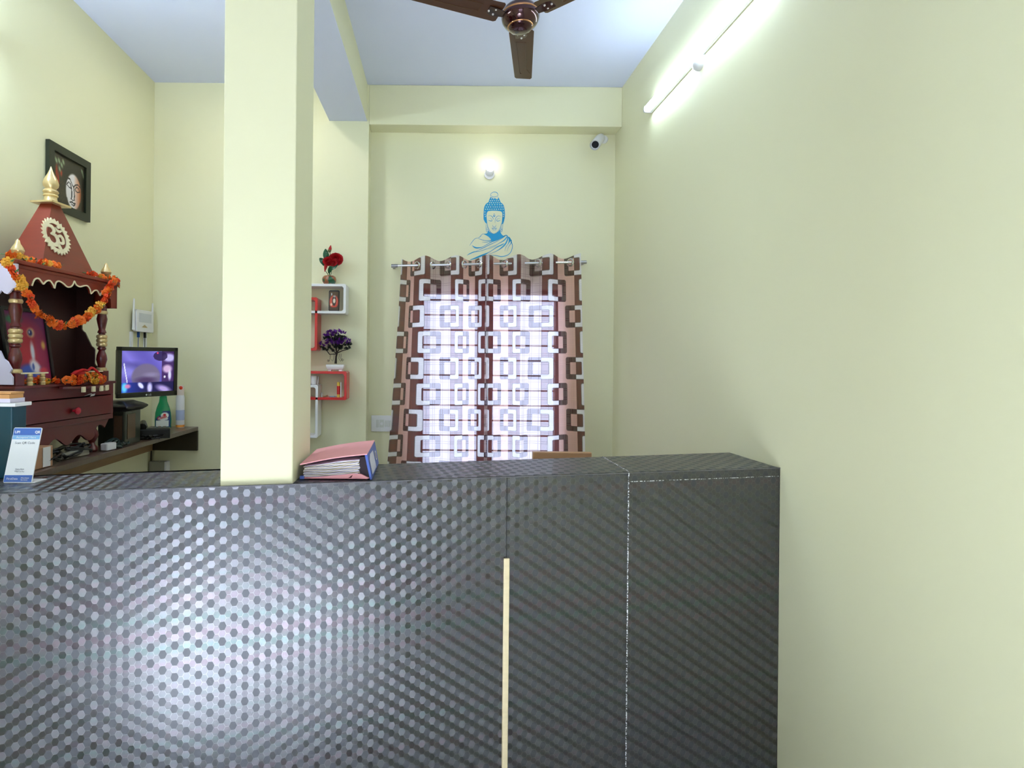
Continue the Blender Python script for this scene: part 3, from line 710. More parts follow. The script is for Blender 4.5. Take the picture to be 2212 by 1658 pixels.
# ------------------------------------------------------------------ router and conduits on the left wall
y0, y1 = hitL(277, 700).y, hitL(322, 700).y; z1 = hitL(300, 670).z; z0 = hitL(300, 717).z
rt = thing('wifi_router', (XL, (y0 + y1) / 2, z0), 'white wireless router with two raised antennas mounted in the left corner', 'router')
g = G(); g.rbox((XL + .012, y0 + .03, z0), (XL + .035, y1 - .01, z1), .008, 0); build('body', g, M_WHITE, rt, world=True, bevel=.003)
g = G(); g.box((XL + .035, y0 + .06, z0 + .06), (XL + .036, y1 - .04, z1 - .02)); build('vent_panel', g, mat('light_grey_plastic', (205, 208, 214), .5), rt, world=True)
g = G(); yc = (y0 + y1) / 2
for k in range(7): g.box((XL + .0362, yc - .03 + k * .009, z0 + .028), (XL + .0368, yc - .024 + k * .009, z0 + .034 + .004 * (3 - abs(3 - k))))
build('emblem', g, M_GOLD, rt, world=True)
for yy, zz in ((y0 + .018, hitL(284, 645).z), (y1 - .004, hitL(324, 655).z)):
    g = G(); g.tube([(XL + .022, yy, z0 + .01), (XL + .022, yy, z0 + .10), (XL + .022, yy + .004, zz)], [.009, .007, .0045], 10); build('antenna', g, M_WHITE, rt, True, world=True)
for yy, mt_ in ((y0 + .07, mat('blue_plug', (20, 70, 150), .4)), (y0 + .15, M_BLACK)):
    g = G(); g.box((XL + .016, yy, z0 - .035), (XL + .028, yy + .012, z0)); g.tube([(XL + .022, yy + .006, z0 - .03), (XL + .02, yy + .008, z0 - .09), (XL + .01, yy + .02, z0 - .16)], .0022, 6); build('plug', g, mt_, rt, world=True)
for k, px in enumerate((281, 311)):
    yy = hitL(px, 735).y; g = G(); g.box((XL, yy - .009, hitL(px, 790).z), (XL + .014, yy + .009, z0 - .002))
    tag(build('cable_conduit', g, M_WHITE), ('near' if k == 0 else 'far') + ' white cable conduit under the router, ' + ('on the side of the shrine' if k == 0 else 'beside the room corner'), 'conduit')

# ------------------------------------------------------------------ desk shelf along left wall
ZD = EYE - .45; XD = -1.521
ds = thing('wall_desk', (XL, 2.6, ZD), 'dark brown wooden wall desk running along the left wall behind the counter', 'desk')
YD0 = 1.95
g = G(); g.box((XL + .001, YD0, ZD - .025), (XD, YB - .001, ZD)); build('desk_top', g, M_DESK, ds, world=True, bevel=.002)
g = G(); g.box((XL + .001, YB - .02, ZD - .155), (XD + .001, YB - .001, ZD - .0255)); build('end_panel', g, woodmat('darker_panel_wood', (46, 38, 18), .5, .1, .2), ds, world=True)
g = G(); g.box((XL + .001, YD0 + .03, ZD - .155), (XL + .02, YB - .021, ZD - .0255)); build('wall_batten', g, M_PLY, ds, world=True)
# plate under the desk and the cable in the corner
p0, p1 = W(329, 994, YB), W(363, 994, YB)
ep = thing('electrical_box', ((p0.x + p1.x) / 2, YB, p0.z - .16), 'grey electrical box on the back wall below the desk end', 'electrical box')
g = G(); g.box((p0.x, YB - .045, p0.z - .2), (p1.x, YB, p0.z)); build('box', g, mat('grey_enamel', (150, 148, 138), .5), ep, world=True, bevel=.002)
g = G(); g.box((p1.x - .001, YB - .047, p0.z - .2), (p1.x + .012, YB - .001, p0.z)); build('cover_edge', g, M_WHITE, ep, world=True)
g = G(); g.tube([W(327, 955, YB - .02), W(326.5, 990, YB - .012), W(326, 1040, YB - .012)], .0045, 8)
tag(build('hanging_cable', g, mat('brown_black_cable', (38, 28, 18), .5), smooth=True), 'thin dark cable hanging down the corner below the desk', 'cable')

# ------------------------------------------------------------------ shrine (home temple)
OT = Vector((-1.600, 2.14, ZD)); AT = math.atan2(.9976, .07)
MT = Matrix.Translation(OT) @ Matrix.Rotation(AT, 4, 'Z'); MTi = MT.inverted()
WD, DP = .60, .19
sh = thing('home_shrine', OT, 'maroon wooden home shrine with pyramid roof, gold finials and carved columns on the wall desk', 'shrine', M=MT)
def hitT(px, py, y=0.0):    # photo point on the plane local y = const of the shrine
    return MTi @ RP(px, py, MT @ Vector((0, y, 0)), MT.to_3x3() @ Vector((0, 1, 0)))
def S(name, g, m, **k): return build(name, g, m, sh, **k)
g = G(); g.box((0, .004, .15), (WD, DP, .175)); g.box((0, .004, .27), (WD, DP, .33)); g.box((0, .004, .175), (.025, DP, .27)); g.box((WD - .018, .004, .175), (WD, DP, .27)); g.box((.025, DP - .01, .175), (WD - .018, DP, .27)); S('body', g, M_MAROON, bevel=.002)
g = G(); g.box((-.006, -.006, .322), (WD + .006, DP, .334)); S('deck_edge', g, M_MAROON, bevel=.002)
g = G(); g.box((.029, -.003, .178), (WD - .022, .15, .266)); dr = S('drawer', g, M_MAROON, bevel=.002)
kn = hitT(166, 887, -.02)
g = G(); g.lathe([(.006, 0), (.006, .010), (.014, .016), (.016, .024), (.010, .031), (.001, .033)], Matrix.Translation((kn.x, -.003, kn.z)) @ Matrix.Rotation(PI / 2, 4, 'X'), 16); build('knob', g, mat('red_knob', (200, 20, 50), .2, coat=.6), dr, True)
# apron with scalloped lower edge
pts = [(.02, .15)]; N = 7
for k in range(N):
    a = .05 + k * (WD - .1) / N; b = a + (WD - .1) / N
    dip = .07 if 1 <= k <= 5 else .10
    for t in range(7):
        s = t / 6; pts.append((a + (b - a) * s, dip + .018 * math.sin(PI * s) * (-1 if k % 2 else 1) + .01))
pts += [(WD - .02, .15)]
g = G(); g.prism([(x, .012, z) for x, z in pts], (0, .01, 0)); S('apron', g, M_MAROON)
legp = [(.022, 0), (.026, .008), (.022, .022), (.014, .034), (.012, .044), (.020, .056), (.028, .076), (.026, .094), (.018, .108), (.02, .116), (.026, .122), (.026, .15)]
src = None
for x, y in ((.505, .045), (.06, .045), (.06, .155), (.54, .155)):
    if src is None: g = G(); g.lathe(legp, None, 20); src = S('leg', g, M_MAROON, smooth=True); src.location = (x, y, 0)
    else: share(src, sh, Matrix.Translation((x, y, 0)))
# columns
def column(x, y):
    z0, z1 = .334, .70; r = .0195
    g = G(); g.box((x - .022, y - .022, z0), (x + .022, y + .022, z0 + .05)); S('column_base', g, M_MAROON, bevel=.002)
    h = z1 - z0 - .05; b = z0 + .05
    pr = [(.014, 0), (.016, .04), (.018, .10), (.024, .17), (.021, .24), (.013, .31), (.019, .33), (.019, .35), (.015, .36), (.014, .5), (.014, .57), (.020, .58), (.018, .60), (.014, .63), (.020, .72), (.024, .79), (.019, .86), (.019, .87), (.021, .875), (.02, 1.0)]
    M = Matrix.Translation((x, y, b)) @ Matrix.Diagonal((1, 1, h, 1))
    g = G(); g.lathe(pr, M, 20); S('column', g, M_MAROON, smooth=True)
    for zz in (.02, .40, .46, .52, .80 + .09):
        g = G(); g.torus(Matrix.Translation((x, y, b + zz * h)) @ Matrix.Diagonal((1, 1, 1.25, 1)), .0165, .0082, 20, 8); S('gold_ring', g, M_GOLD, smooth=True)
column(.035, .03); column(.548, .03)
# inner back and far side panel with scalloped cut out
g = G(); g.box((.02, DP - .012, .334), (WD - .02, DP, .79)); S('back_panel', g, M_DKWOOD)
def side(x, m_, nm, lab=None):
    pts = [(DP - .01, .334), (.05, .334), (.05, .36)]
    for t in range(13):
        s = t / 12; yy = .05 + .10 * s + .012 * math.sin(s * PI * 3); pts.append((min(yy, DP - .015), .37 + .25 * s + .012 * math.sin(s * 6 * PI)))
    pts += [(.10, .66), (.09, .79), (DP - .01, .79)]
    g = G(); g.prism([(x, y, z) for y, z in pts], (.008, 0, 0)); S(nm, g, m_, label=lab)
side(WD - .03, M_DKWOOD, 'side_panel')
M_LIL = mat('pale_lilac_glare_and_paper', (222, 216, 240), .4, var=.03, coat=.4)
# near side: valance panel and low rail panel, glare painted in as pale lilac
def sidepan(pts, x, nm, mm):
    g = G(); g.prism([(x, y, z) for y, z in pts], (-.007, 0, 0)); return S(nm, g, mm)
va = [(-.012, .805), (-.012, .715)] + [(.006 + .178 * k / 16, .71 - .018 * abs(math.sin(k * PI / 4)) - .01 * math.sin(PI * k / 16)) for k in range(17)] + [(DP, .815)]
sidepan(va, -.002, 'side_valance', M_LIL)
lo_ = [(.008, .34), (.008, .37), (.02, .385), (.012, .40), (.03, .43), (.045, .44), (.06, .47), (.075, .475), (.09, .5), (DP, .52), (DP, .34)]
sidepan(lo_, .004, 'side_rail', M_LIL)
# cornice with scalloped valance
g = G(); g.box((-.012, -.014, .806), (WD + .018, DP + .0, .822)); g.box((-.006, -.006, .79), (WD + .01, DP, .806)); S('cornice', g, M_MAROON2, bevel=.003)
scal = [hitT(*q, 0) for q in [(66, 617), (71, 604), (80, 601), (88, 610), (91, 613), (97, 607), (105, 606), (112, 615), (115, 622), (118, 610), (125, 607), (134, 612), (142, 619), (150, 619), (155, 614), (158, 607), (162, 615), (170, 619), (178, 617), (186, 617), (192, 625), (194, 634), (200, 628), (207, 627), (212, 635), (214, 638), (217, 632), (222, 630)]]
sc = [(p.x, p.z) for p in scal]
z_end = sc[-1][1] - .01
pts = [(-.004, .792), (-.004, .70), (.05, .70), (.055, sc[0][1] - .004)] + sc + [(.56, z_end - .02), (.565, .69), (WD + .008, .69), (WD + .008, .792)]
g = G(); g.prism([(x, -.004, z) for x, z in pts], (0, .01, 0)); S('valance', g, M_MAROON2)
g = G(); ribbon(g, [(x, z, .006) for x, z in sc], lambda a, b: Vector((a, -.0045, b)), (0, -.003, 0), 3); S('valance_trim', g, M_CREAMP, label='cream scalloped edging')
g = G(); g.box((WD + .001, -.004, .69), (WD + .009, DP, .79)); S('side_valance', g, M_MAROON2)
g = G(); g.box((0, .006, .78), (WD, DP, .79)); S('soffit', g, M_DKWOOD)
# pyramid roof
bx0, bx1, bb0, bb1 = .145, .475, .012, DP - .004
tx, ty, tz, tw = .305, .105, 1.118, .026
B = [Vector(v) for v in ((bx0, bb0, .822), (bx1, bb0, .822), (bx1, bb1, .822), (bx0, bb1, .822))]; T = [Vector(v) for v in ((tx - tw, ty - tw, tz), (tx + tw, ty - tw, tz), (tx + tw, ty + tw, tz), (tx - tw, ty + tw, tz))]
g = G(); g.add(B + T, [(0, 1, 5, 4), (1, 2, 6, 5), (2, 3, 7, 6), (3, 0, 4, 7), (4, 5, 6, 7), (3, 2, 1, 0)]); S('roof', g, M_MAROON2)
g = G(); g.prism([(tx - .055, ty - .05, tz), (tx + .055, ty - .055, tz), (tx + .05, ty + .05, tz), (tx - .05, ty + .055, tz)], (0, 0, .008)); S('roof_plate', g, M_GOLD)
g = G(); g.lathe([(.028, .008), (.03, .012), (.026, .022), (.024, .034), (.029, .038), (.029, .044), (.024, .048), (.029, .052), (.031, .058), (.026, .066), (.02, .07), (.029, .082), (.031, .094), (.026, .112), (.014, .135), (.006, .155), (.001, .17)], Matrix.Translation((tx, ty, tz)), 24); S('top_finial', g, M_GOLD, smooth=True)
fp = [(.018, 0), (.02, .008), (.017, .014), (.011, .02), (.02, .03), (.024, .04), (.019, .054), (.01, .068), (.007, .08), (.001, .086)]
src = None
for x, y in ((.03, .02), (.56, .02), (.03, .17), (.56, .17)):
    if src is None: g = G(); g.lathe(fp, None, 20); src = S('finial', g, M_GOLD, smooth=True); src.location = (x, y, .822)
    else: share(src, sh, Matrix.Translation((x, y, .822)))
# medallion on the front slope
nrm = (B[1] - B[0]).cross(T[0] - B[0]).normalized(); up = (((T[0] + T[1]) - (B[0] + B[1])) / 2).normalized(); rt_ = Vector((1, 0, 0))
ctrp = MTi @ RP(120, 511, MT @ B[0], MT.to_3x3() @ nrm)
R_ = .082
def om(x, y): return ctrp + (rt_ * x + up * y) * R_ + nrm * .001
outer = []; K = 26
for k in range(K):
    a = 2 * PI * k / K; outer += [om(1.0 * math.cos(a) * 1.02, 1.0 * math.sin(a)), om(.86 * math.cos(a + PI / K), .86 * math.sin(a + PI / K))]
inner = [om(.70 * math.cos(-2 * PI * k / 30), .70 * math.sin(-2 * PI * k / 30)) for k in range(30)]
g = G(); g.loops([outer, inner], nrm * .005)
for s in ([(-.5, .42, .06), (-.38, .5, .16), (-.18, .48, .18), (-.08, .32, .18), (-.2, .14, .14), (-.36, .08, .10)], [(-.3, .08, .08), (-.05, .04, .18), (.06, -.16, .22), (-.02, -.4, .22), (-.3, -.5, .2), (-.52, -.38, .14), (-.6, -.15, .05)],
          [(.0, -.02, .14), (.2, .06, .14), (.34, .1, .14), (.46, -.05, .16), (.42, -.26, .16), (.22, -.32, .14), (.1, -.22, .06)], [(.02, .5, .05), (.14, .36, .12), (.3, .33, .14), (.5, .42, .05)], [(.0, -.4, .2), (.1, -.6, .2), (.2, -.75, .15)]):
    ribbon(g, s, lambda a, b: om(a, b), nrm * .005, 5)
g.prism([om(.28 + .09 * math.cos(k * PI / 4), .56 + .09 * math.sin(k * PI / 4)) for k in range(8)], nrm * .005)
S('medallion', g, M_CREAMP, label='cream cut-out sun disc with om sign')
# little railings
def rail(x0, x1, bal):
    g = G(); z = .38; g.box((x0, -.002, z), (x1, .006, z + .006)); S('rail', g, M_CREAMP)
    for x in bal:
        g = G(); g.lathe([(.010, 0), (.011, .012), (.007, .016), (.011, .021), (.011, .03), (.007, .034), (.010, .038), (.009, .046)], Matrix.Translation((x, .002, .334)), 14); S('baluster', g, M_GOLD, smooth=True)
a, b, c, d_ = [hitT(q, 808, 0).x for q in (48, 66, 93, 104)]; rail(a, d_, (b, c))
a, b, c, d_ = [hitT(q, 804, 0).x for q in (169, 181, 200, 222)]; rail(a, d_, (b, c))
# half round offering ledge
cxt = hitT(172, 840, -.05).x; cxt = .36
g = G(); arc = [(cxt + .135 * math.cos(PI + k * PI / 16), -.006 + .075 * math.sin(PI + k * PI / 16), .312) for k in range(17)]; g.prism(arc, (0, 0, .010)); S('offering_ledge', g, M_MAROON)
src = None
for k in (5, 7, 9, 11, 13, 15):
    p = Vector(arc[k]); 
    if src is None: g = G(); g.box((-.009, -.004, -.012), (.009, .004, .012)); src = S('ledge_block', g, M_CREAMP, label=None); src.location = (p.x, p.y - .002, .308)
    else: share(src, sh, Matrix.Translation((p.x, p.y - .002, .308)))
g = G(); g.add([(cxt + .02, -.0035, .272), (cxt + .075, -.0035, .277), (cxt + .05, -.02, .283), (cxt + .03, -.018, .281)], [(0, 1, 2, 3)])
g.prism([(cxt + .06, -.004, .268), (cxt + .09, -.004, .27), (cxt + .085, -.012, .280), (cxt + .064, -.012, .279)], (0, .002, 0))
tag(build('paper_scrap', g, M_WHITE, None), 'scrap of white paper sticking out above the shrine drawer', 'paper')
_ps = [o for o in COL.objects if o.name == 'paper_scrap'][0]; _ps.matrix_world = MT

# deity picture standing inside the shrine
def deity(x, y):
    c = mixc((150, 30, 70), (90, 20, 90), y * .8)
    c = mixc(c, (190, 40, 50), ell(x, y, .45, .5, .4, .35, .4) * .8)
    c = mixc(c, (40, 110, 70), ell(x, y, .22, .88, .2, .06, .4)); c = mixc(c, (200, 150, 60), ell(x, y, .2, .6, .12, .12, .5))
    c = mixc(c, (225, 190, 140), ell(x, y, .62, .7, .10, .07, .3)); c = mixc(c, (20, 30, 110), ell(x, y, .6, .70, .055, .045, .3)); c = mixc(c, (240, 240, 250), ell(x, y, .58, .71, .015, .015, .3))
    c = mixc(c, (150, 40, 90), ell(x, y, .8, .5, .12, .25, .5) * .7)
    c = mixc(c, (215, 170, 90), ell(x, y, .9, .52, .05, .06, .5))
    c = mixc(c, (220, 222, 240), ell(x, y, .6, .42, .05, .14, .4)); c = mixc(c, (60, 90, 190), ell(x, y, .5, .14, .28, .10, .3)); c = mixc(c, (235, 228, 240), ell(x, y, .62, .2, .14, .09, .3, -.5))
    c = mixc(c, (210, 60, 80), ell(x, y, .82, .14, .10, .05, .4)); c = mixc(c, (70, 90, 180), ell(x, y, .57, .2, .03, .05, .3))
    return c
dz0, dz1 = .336, .66
dp = thing('deity_picture', MT @ Vector((.15, .11, dz0)), 'colourful framed devotional picture leaning inside the shrine, red and purple', 'picture', M=MT @ Matrix.Translation((.07, .075, dz0)) @ Matrix.Rotation(math.radians(-9), 4, 'X'))
g = G(); w_, h_ = .24, .32; f_ = .014
for lo, hi in (((0, 0, 0), (w_, .012, f_)), ((0, 0, h_ - f_), (w_, .012, h_)), ((0, 0, f_), (f_, .012, h_ - f_)), ((w_ - f_, 0, f_), (w_, .012, h_ - f_))): g.box(lo, hi)
g.box((0, .010, 0), (w_, .014, h_)); build('frame', g, M_BLACK, dp)
picture('print', (f_, .008, f_), (w_ - 2 * f_, 0, 0), (0, 0, h_ - 2 * f_), 48, 60, deity, M_VC, dp, world=False)

# marigolds
def flower_mesh(seed, n=3):
    rnd = random.Random(seed); g = G()
    for L in range(n):
        K = 9 - 2 * L; r = 1.0 - .27 * L; z = .12 + .28 * L
        for k in range(K):
            a = 2 * PI * k / K + L * .4 + rnd.uniform(-.15, .15); ca, sa = math.cos(a), math.sin(a); w = .36 * r
            q = lambda rr, ww, zz: Vector((ca * rr - sa * ww, sa * rr + ca * ww, zz))
            rr = r * rnd.uniform(.85, 1.1)
            g.add([q(.1, 0, z - .15), q(rr * .65, -w, z + .12), q(rr, -w * .6, z - .02 + rnd.uniform(-.15, .15)), q(rr * 1.02, w * .55, z + rnd.uniform(-.15, .15)), q(rr * .65, w, z + .1)], [(0, 1, 2, 3, 4)])
    g.ball((0, 0, .1), .45, 8, 5, (1, 1, .8))
    return g
M_OR = mat('orange_petals', (245, 110, 20), .6, var=.25, vscale=2); M_YE = mat('yellow_petals', (240, 175, 60), .6, var=.2, vscale=2); M_LEAF = mat('green_leaf', (60, 130, 80), .5, var=.2)
M_ORD = mat('deep_orange_petals', (225, 70, 15), .6, var=.25, vscale=2)
FL = []
for i, mm in enumerate((M_OR, M_ORD, M_YE)):
    o = build('_f%d' % i, flower_mesh(i), mm); FL.append(o)
g = G(); g.add([(0, 0, 0), (.5, -.35, .1), (1.2, 0, .25), (.5, .35, .1)], [(0, 1, 2, 3)]); LFM = build('_l', g, M_LEAF)
def garland(name, label, pts, root_loc, size=.02, step=.024, dirn=(-.3, 1, 0), seed=1, jit=.006):
    """pts local to shrine"""
    rnd = random.Random(seed); gl = thing(name, MT @ Vector(root_loc), label, 'garland')
    inv = gl.matrix_world.inverted(); c = [Vector(p) for p in crom([tuple(MT @ Vector(p)) for p in pts], 12)]
    g = G(); g.tube(c, .0016, 5); build('thread', g, M_LEAF, gl, world=True)
    acc = 0; last = c[0]; out = MT.to_3x3() @ Vector((0, -1, 0))
    for i in range(1, len(c)):
        acc += (c[i] - c[i - 1]).length
        if acc >= step:
            acc = 0; p = c[i] + Vector([rnd.uniform(-jit, jit) for _ in range(3)]); r = size * rnd.uniform(.8, 1.2)
            d = (out + Vector([rnd.uniform(-.8, .8) for _ in range(3)])).normalized()
            k = rnd.choices((0, 1, 2), (6, 3, 2))[0]
            o = FL[k].copy(); COL.objects.link(o); o.name = 'flower'; o.parent = gl
            o.matrix_local = inv @ Matrix.Translation(p) @ d.to_track_quat('Z', 'Y').to_matrix().to_4x4() @ Matrix.Rotation(rnd.uniform(0, 6), 4, 'Z') @ Matrix.Diagonal((r, r, r, 1))
            if rnd.random() < .55:
                d2 = (out * .6 + Vector([rnd.uniform(-1, 1) for _ in range(3)])).normalized(); o = LFM.copy(); COL.objects.link(o); o.name = 'leaf'; o.parent = gl; r *= .9
                o.matrix_local = inv @ Matrix.Translation(p + out * .01) @ d2.to_track_quat('X', 'Z').to_matrix().to_4x4() @ Matrix.Diagonal((r, r, r, 1))
    return gl
def ht(px, py, y): p = hitT(px, py, y); return (p.x, p.y, p.z)
garland('marigold_garland', 'orange marigold garland swagged in a deep loop across the shrine front', [ht(14, 556, -.03), ht(25, 585, -.03), ht(48, 620, -.035), ht(62, 645, -.035), ht(80, 672, -.035), ht(108, 693, -.035), ht(135, 703, -.035), ht(165, 695, -.035), ht(190, 680, -.035), ht(215, 660, -.035), ht(228, 638, -.035), ht(238, 615, -.035), ht(246, 602, -.03)], (.3, -.02, .5), .021, .0155, seed=3)
garland('marigold_garland', 'orange marigold string lying along the top ledge of the shrine roof', [(-.05, .02, .835), (.0, .01, .838), (.06, .0, .832), (.12, -.004, .835), (.17, .0, .836), (.22, .002, .835)], (.1, 0, .83), .017, .02, seed=5, jit=.004)
garland('marigold_garland', 'short orange and yellow marigold string at the far roof corner of the shrine', [(.37, .0, .832), (.42, -.002, .832), (.48, .0, .832), (.54, -.004, .832), (.60, -.004, .832), (.612, -.006, .80)], (.5, 0, .83), .014, .02, seed=6, jit=.003)
garland('marigold_garland', 'orange marigold string piled on the offering ledge of the shrine', [(.08, .025, .35), (.14, .03, .352), (.20, .02, .352), (.24, -.01, .35), (.27, -.045, .342), (.32, -.055, .345), (.36, -.06, .347), (.41, -.058, .345), (.45, -.045, .343), (.47, -.03, .34), (.43, -.03, .362), (.38, -.03, .366), (.32, -.03, .36), (.28, -.02, .355)], (.3, 0, .33), .017, .0165, seed=8)
g = G(); c = crom([tuple(MT @ Vector(p)) for p in ((.29, -.01, .372), (.33, -.03, .392), (.38, -.02, .388), (.41, -.02, .40), (.44, -.03, .375), (.455, -.035, .352))], 8); g.tube(c, .006, 7)
g.ball(MT @ Vector((.345, -.005, .372)), .028, 12, 8, (1, 1, .75))
tag(build('sacred_thread', g, mat('red_thread', (190, 25, 30), .7, var=.3, vscale=90), smooth=True), 'red sacred thread bundle lying over the marigolds on the shrine ledge', 'thread')

for o in FL + [LFM]: bpy.data.objects.remove(o)

# ------------------------------------------------------------------ monitor on its stand box
mTL, mTR, mBR, mBL = W(258.6, 748, 2.85), W(388.5, 751.5, 3.14), W(379, 853, 3.12), W(250, 861, 2.85)
ux = ((mTR - mTL) + (mBR - mBL)) / 2; uz = ((mTL - mBL) + (mTR - mBR)) / 2
mw, mh = ux.length, uz.length; xh = ux.normalized(); zh = (uz - xh * uz.dot(xh)).normalized(); yh = zh.cross(xh)
cen = (mTL + mTR + mBR + mBL) / 4; MM = Matrix(((xh.x, yh.x, zh.x, cen.x), (xh.y, yh.y, zh.y, cen.y), (xh.z, yh.z, zh.z, cen.z), (0, 0, 0, 1)))
mon = thing('computer_monitor', cen, 'black flat monitor showing a bluish camera feed beside the shrine', 'monitor', M=MM)
hw, hh, bz = mw / 2, mh / 2, .021
g = G()
for lo, hi in (((-hw, 0, hh - bz), (hw, .02, hh)), ((-hw, 0, -hh), (hw, .02, -hh + bz * 1.3)), ((-hw, 0, -hh), (-hw + bz, .02, hh)), ((hw - bz, 0, -hh), (hw, .02, hh))): g.box(lo, hi)
build('bezel', g, mat('glossy_black_plastic', (16, 17, 12), .2, coat=.5), mon, bevel=.002)
g = G(); g.box((-hw + .01, .012, -hh + .01), (hw - .01, .05, hh - .01)); build('housing', g, M_BLACK, mon, bevel=.01)
def feed(x, y):
    c = mixc((120, 110, 200), (90, 80, 170), abs(math.sin(x * 5 + y * 3))); c = mixc(c, (50, 45, 110), ell(x, y, .2, .62, .18, .1, .6) * .6)
    c = mixc(c, (140, 135, 215), ell(x, y, .1, .5, .16, .14, .5) * .7)
    c = mixc(c, (105, 95, 125), ell(x, y, .46, .36, .27, .33, .08)); c = mixc(c, (70, 50, 90), ell(x, y, .45, .28, .18, .08, .5)); c = mixc(c, (150, 140, 180), ell(x, y, .56, .42, .13, .05, .6) * .5)
    if x > .76: c = mixc((60, 35, 90), (175, 165, 215), ell(x, y, .9, .84, .12, .1, .3)); c = mixc(c, (190, 160, 195), ell(x, y, .87, .56, .09, .1, .3)); c = mixc(c, (210, 205, 235), ell(x, y, .92, .4, .03, .12, .4)); c = mixc(c, (225, 225, 235), ell(x, y, .82, .36, .02, .03, .3))
    if ell(x, y, .73, .88, .14, .12, .4) > .5: c = mixc(c, (30, 15, 60), .8)
    if y < .235:
        c = mixc((30, 60, 170), (25, 20, 70), min(1, x * 2)); c = mixc(c, (90, 190, 235), ell(x, y, .06, .12, .05, .12, .4)); c = mixc(c, (200, 120, 170), ell(x, y, .12, .15, .05, .05, .4)); c = mixc(c, (215, 215, 245), ell(x, y, .36, .16, .04, .08, .3, .5))
        c = mixc(c, (190, 185, 230), ell(x, y, .53, .1, .045, .12, .4)); c = mixc(c, (170, 150, 210), ell(x, y, .8, .06, .14, .07, .5, -.5))
    if seg_d(x, y, [(.045, .7), (.11, .24)]) < .008: c = (225, 225, 245)
    if ell(x, y, .675, .955, .015, .02, .2) > .5: c = (230, 60, 110)
    return c
picture('screen', (-hw + bz, .006, -hh + bz * 1.3), (mw - 2 * bz, 0, 0), (0, 0, mh - bz * 2.3), 110, 90, feed, M_SCREEN, mon, world=False)
M_LOGO = mat('logo_grey', (190, 190, 190), .4)
text('logo', 'LG', .014, Matrix.Translation((-.002, -.0005, -hh + .007)) @ Matrix.Rotation(PI / 2, 4, 'X'), M_LOGO, mon)
g = G(); g.ball((-.012, -.0004, -hh + .012), .005, 10, 6, (1, .15, 1)); build('logo_mark', g, M_LOGO, mon)
# black box under it (flared top)
zc_ = W(262, 866, 2.82).z
bxc = Vector((-1.615, 2.90, ZD)); bw = .08
sb = thing('monitor_stand', bxc, 'black box stand with a flared round cornered top under the monitor', 'stand')
g = G(); g.rbox((-bw, -.07, 0), (bw * .75, .09, zc_ - ZD - .055), .01, 2); build('body', g, mat('dark_grey_green_plastic', (40, 44, 36), .3, coat=.3), sb).location
g = G(); h_ = zc_ - ZD
prof = [(1.0, h_ - .055), (1.28, h_ - .04), (1.3, h_ - .03), (1.05, h_ - .018), (.75, h_ - .008), (.6, h_ - .002)]
vs = []; 
for s_, z_ in prof: vs += [(-bw * s_, -.075 * s_, z_), (bw * s_ * .85, -.075 * s_, z_), (bw * s_ * .85, .09 * s_, z_), (-bw * s_, .09 * s_, z_)]
fs = [(i * 4 + k, i * 4 + (k + 1) % 4, (i + 1) * 4 + (k + 1) % 4, (i + 1) * 4 + k) for i in range(5) for k in range(4)] + [(0, 1, 2, 3), (20, 21, 22, 23)]
g.add(vs, fs); build('flared_top', g, M_BLACK, sb, bevel=.006)
g = G(); g.box((bw * .75, -.045, .03), (bw * .75 + .002, .03, h_ - .07)); g.box((.005, -.072, .03), (bw * .6, -.07, h_ - .075)); build('brown_panel', g, mat('brown_reflective_panel', (86, 62, 46), .25), sb, label='brown front panel')


# desk telephone
tp0 = Vector((-1.565, 3.15, ZD)); ph = thing('desk_telephone', tp0, 'black corded desk telephone in front of the green bottle', 'telephone', rz=math.radians(25))
g = G(); prof = [(-.09, 0), (.09, 0), (.095, .02), (.06, .035), (-.07, .062), (-.09, .055)]
g.prism([(-.085, y, z) for y, z in prof], (.17, 0, 0)); build('base', g, M_BLACK, ph, bevel=.006)
g = G(); g.tube([(-.055, -.09, .068), (-.055, -.05, .085), (-.055, .03, .08), (-.055, .09, .05)], [.022, .016, .016, .022], 12); build('handset', g, M_BLACK, ph, True)
for i in range(3):
    for j in range(4):
        g = G(); g.box((-.005 + i * .025, .05 - j * .028, .035), (.012 + i * .025, .068 - j * .028, .052 + j * .0015)); build('key', g, mat('grey_key', (60, 62, 60), .5) if (i + j) == 0 else bpy.data.materials['grey_key'], ph)
g = G(); g.tube([(-.05 + .016 * math.cos(t * 1.3) + t * .003, -.10 - .012 * math.sin(t * 1.3), .014 + .008 * math.sin(t * .7)) for t in range(30)], .005, 6); build('coiled_cord', g, M_BLACK, ph, True)

